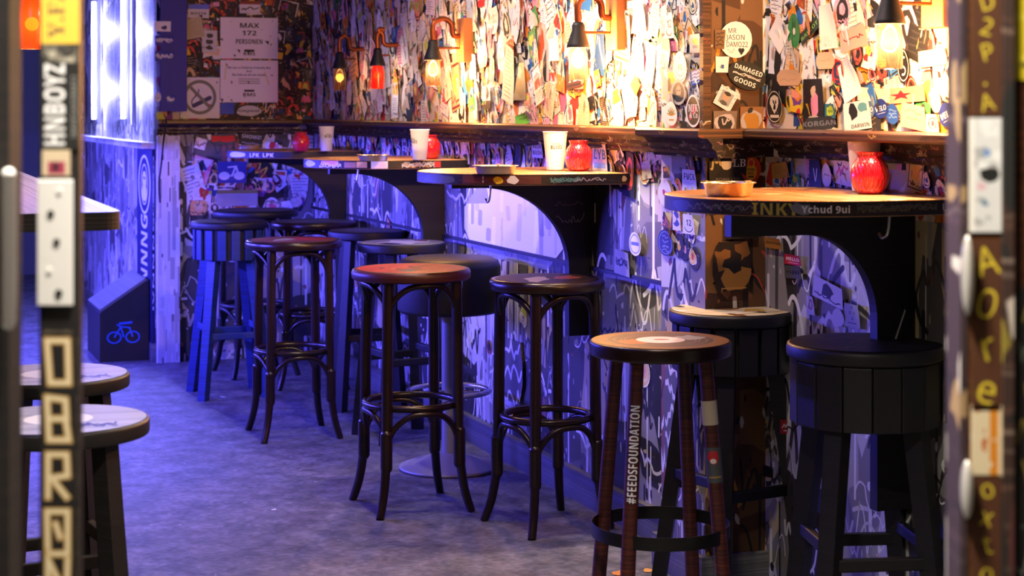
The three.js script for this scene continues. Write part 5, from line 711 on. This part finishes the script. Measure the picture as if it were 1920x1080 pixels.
  const jr = struct(mesh('door_jamb', boxUV(merge([box(R1 - R0, 2.2, .05, (R0 + R1) / 2, 1.1, -DJ - .025), box(.06, 2.2, .06, R1 + .036, 1.1, -DJ - .03)])), jambBrown), 'brown right door jamb with yellow lettering', 'jamb');
  mesh('edge_strip', boxUV(box(.006, 2.2, .054, R0 - .001, 1.1, -DJ - .026)), mapMat((() => { const c = woodCanvas('#3a2a30', ['#54404a', '#221820', '#7a6a6c'], 60, 64, 512), g = c.getContext('2d'); for (let i = 0; i < 26; i++) blob(g, rnd() * 64, rnd() * 512, rr(4, 12), rr(4, 16), pick(['#d8d0c8', '#a88a60', '#1c1c1a']), 7, .5); return c; })(), [10, .9]), jr);
  mesh('glazing_bead', boxUV(box(.010, 2.2, .056, R1 + .004, 1.1, -DJ - .022)), mapMat((() => { const c = woodCanvas('#3a241c', ['#1c1210', '#6a4a3a', '#a89a8c'], 80, 64, 512), g = c.getContext('2d'); for (let i = 0; i < 30; i++) blob(g, rnd() * 64, rnd() * 512, rr(4, 16), rr(6, 26), pick(['#c9bcb0', '#1c1c1a', '#8a7a2a', '#5a2c2a']), 7, .5); return c; })(), [10, .9]), jr);
  const script = (name, label, y0, y1, glyphs) => strip(name, label, 'lettering', 1822, y0, 1876, y1, (g, w, h) => { g.fillStyle = '#55301a'; g.fillRect(0, 0, w, h); glyphs.forEach((ch, i) => { g.save(); g.translate(w * .52, h * (i + .5) / glyphs.length); g.rotate(.25 * (i % 2 ? 1 : -1)); txt(g, ch, 0, 0, h / glyphs.length * .95, '#dcc234', 'sans-serif', 'normal', 200); g.restore(); }); });
  script('yellow_lettering', 'column of yellow hand painted letters above the picture sticker', 0 - 20, 216, ['D', '2', 'P', '.', 'A']);
  script('yellow_lettering', 'column of yellow hand painted letters below the picture sticker', 450, 770, ['A', 'O', 'r', 'e']);
  script('yellow_lettering', 'column of yellow hand painted letters at the foot of the right jamb', 890, 1100, ['o', 'x', 't', 'o']);
  strip('picture_sticker', 'pale blue and white picture sticker on the right jamb', 'sticker', 1817, 221, 1877, 435, (g, w, h) => { g.fillStyle = '#e0e0de'; g.fillRect(0, 0, w, h); for (let i = 0; i < 14; i++) blob(g, rr(40, w), rr(0, h * .5), rr(20, 60), rr(20, 60), pick(['#b3b3b1', '#f0f0ee', '#cccccc', '#7c9aca']), 9, .4); blob(g, w * .68, h * .5, 70, 60, '#1c1c1a', 7, .5); blob(g, w * .4, h * .6, 40, 44, '#e0b8c0', 8, .4); for (let i = 0; i < 8; i++) blob(g, rr(60, w), rr(h * .65, h), rr(16, 50), rr(14, 50), pick(['#b3b3b1', '#e6c0c4', '#5a7f9c', '#e0e0de']), 8, .5); g.fillStyle = '#f6f3ea'; g.fillRect(0, 0, 40, h); });
  strip('paper_remnant', 'cream and orange paper remnant on the right jamb', 'sticker', 1820, 760, 1898, 893, (g, w, h) => { g.fillStyle = '#e8d6b0'; g.fillRect(0, 0, w, h); g.fillStyle = '#e08a1c'; g.fillRect(w * .45, 0, w * .2, h); g.fillStyle = '#f0a83a'; g.fillRect(w * .75, 0, w * .25, h * .8); for (let i = 0; i < 16; i++) blob(g, rnd() * w, rnd() * h, rr(6, 20), rr(10, 40), pick(['#e8d6b0', '#f2e6cc', '#c8601c']), 7, .5); });
  strip('yellow_sticker', 'torn yellow poster at the top of the right door frame', 'poster', 1890, -40, 1960, 150, (g, w, h) => { g.fillStyle = '#d6c21c'; g.fillRect(0, 0, w, h); for (let i = 0; i < 9; i++) blob(g, rnd() * w, rnd() * h, 60, 26, pick(['#b49a14', '#e6d83a', '#6a5a14']), 8, .5); });
  strip('graffiti_scrawl', 'pale scrawled lines on the dark frame beside the right jamb', 'graffiti', 1886, 540, 1960, 1100, (g, w, h) => { g.fillStyle = '#16110f'; g.fillRect(0, 0, w, h); for (let i = 0; i < 7; i++) { g.save(); g.translate(rnd() * w * .6, i * h / 7); squiggle(g, 0, 0, 160, h / 8, pick(['#6f746c', '#4a5048', '#7a6a2a']), 16, 4); g.restore(); } });
  for (const [px, py, h, label] of [[1811, 515, 150, 'white oval door keep high on the right jamb'], [1810, 915, 110, 'white oval door keep low on the right jamb']]) { const k = mesh('door_keep', new THREE.SphereGeometry(1, 20, 16).scale(.006, h / 2 / F * DJ, .008), new THREE.MeshStandardMaterial({ color: 0xd8d4ce, roughness: .3, metalness: .5 })); k.position.set(jx(px), jy(py), -DJ + .006); tag(k, label, 'door keep'); }
}
{                                                            // added lamp over the entrance, out of view, to light the jambs
  const t = thing('added_entrance_lamp', 'added round white glass lamp over the street entrance', 'lamp', [-.1, 2.5, -1.35]);
  mesh('globe', new THREE.SphereGeometry(.11, 24, 16), new THREE.MeshStandardMaterial({ color: 0xffffff, emissive: 0xfff0d8, emissiveIntensity: 2 }), t); mesh('stem', new THREE.CylinderGeometry(.012, .012, .24, 12).rotateX(Math.PI / 2).translate(0, 0, -.21), M.black, t);
  const l = new THREE.PointLight(new THREE.Color().setRGB(1, .9, .76), POWER.entry); l.shadow.radius = 5; l.castShadow = true; l.name = 'lamp_light'; t.add(l);
}
// litter
for (const [px, py, s, col, label] of [[418, 745, .035, 0xe0e0de, 'white paper shred on the floor before the blue staved stool'], [513, 957, .018, 0xd8d4d0, 'tiny white paper shred alone on the open floor'], [1165, 1076, .06, 0xd88a2c, 'orange leaf like scrap under the record stool'], [1215, 1071, .035, 0xe0a04a, 'small yellow scrap under the record stool']]) {
  const p = floorPoint(px, py), g = sheet('torn', .002, rnd).scale(s, s * .7, 1).rotateX(-Math.PI / 2), m = mesh('paper_litter', g, new THREE.MeshStandardMaterial({ color: col, roughness: .8, side: THREE.DoubleSide })); m.position.set(p.x, .002, p.z); m.rotation.y = rr(0, 3); tag(m, label, 'litter');
}
renderer.render(scene, camera);
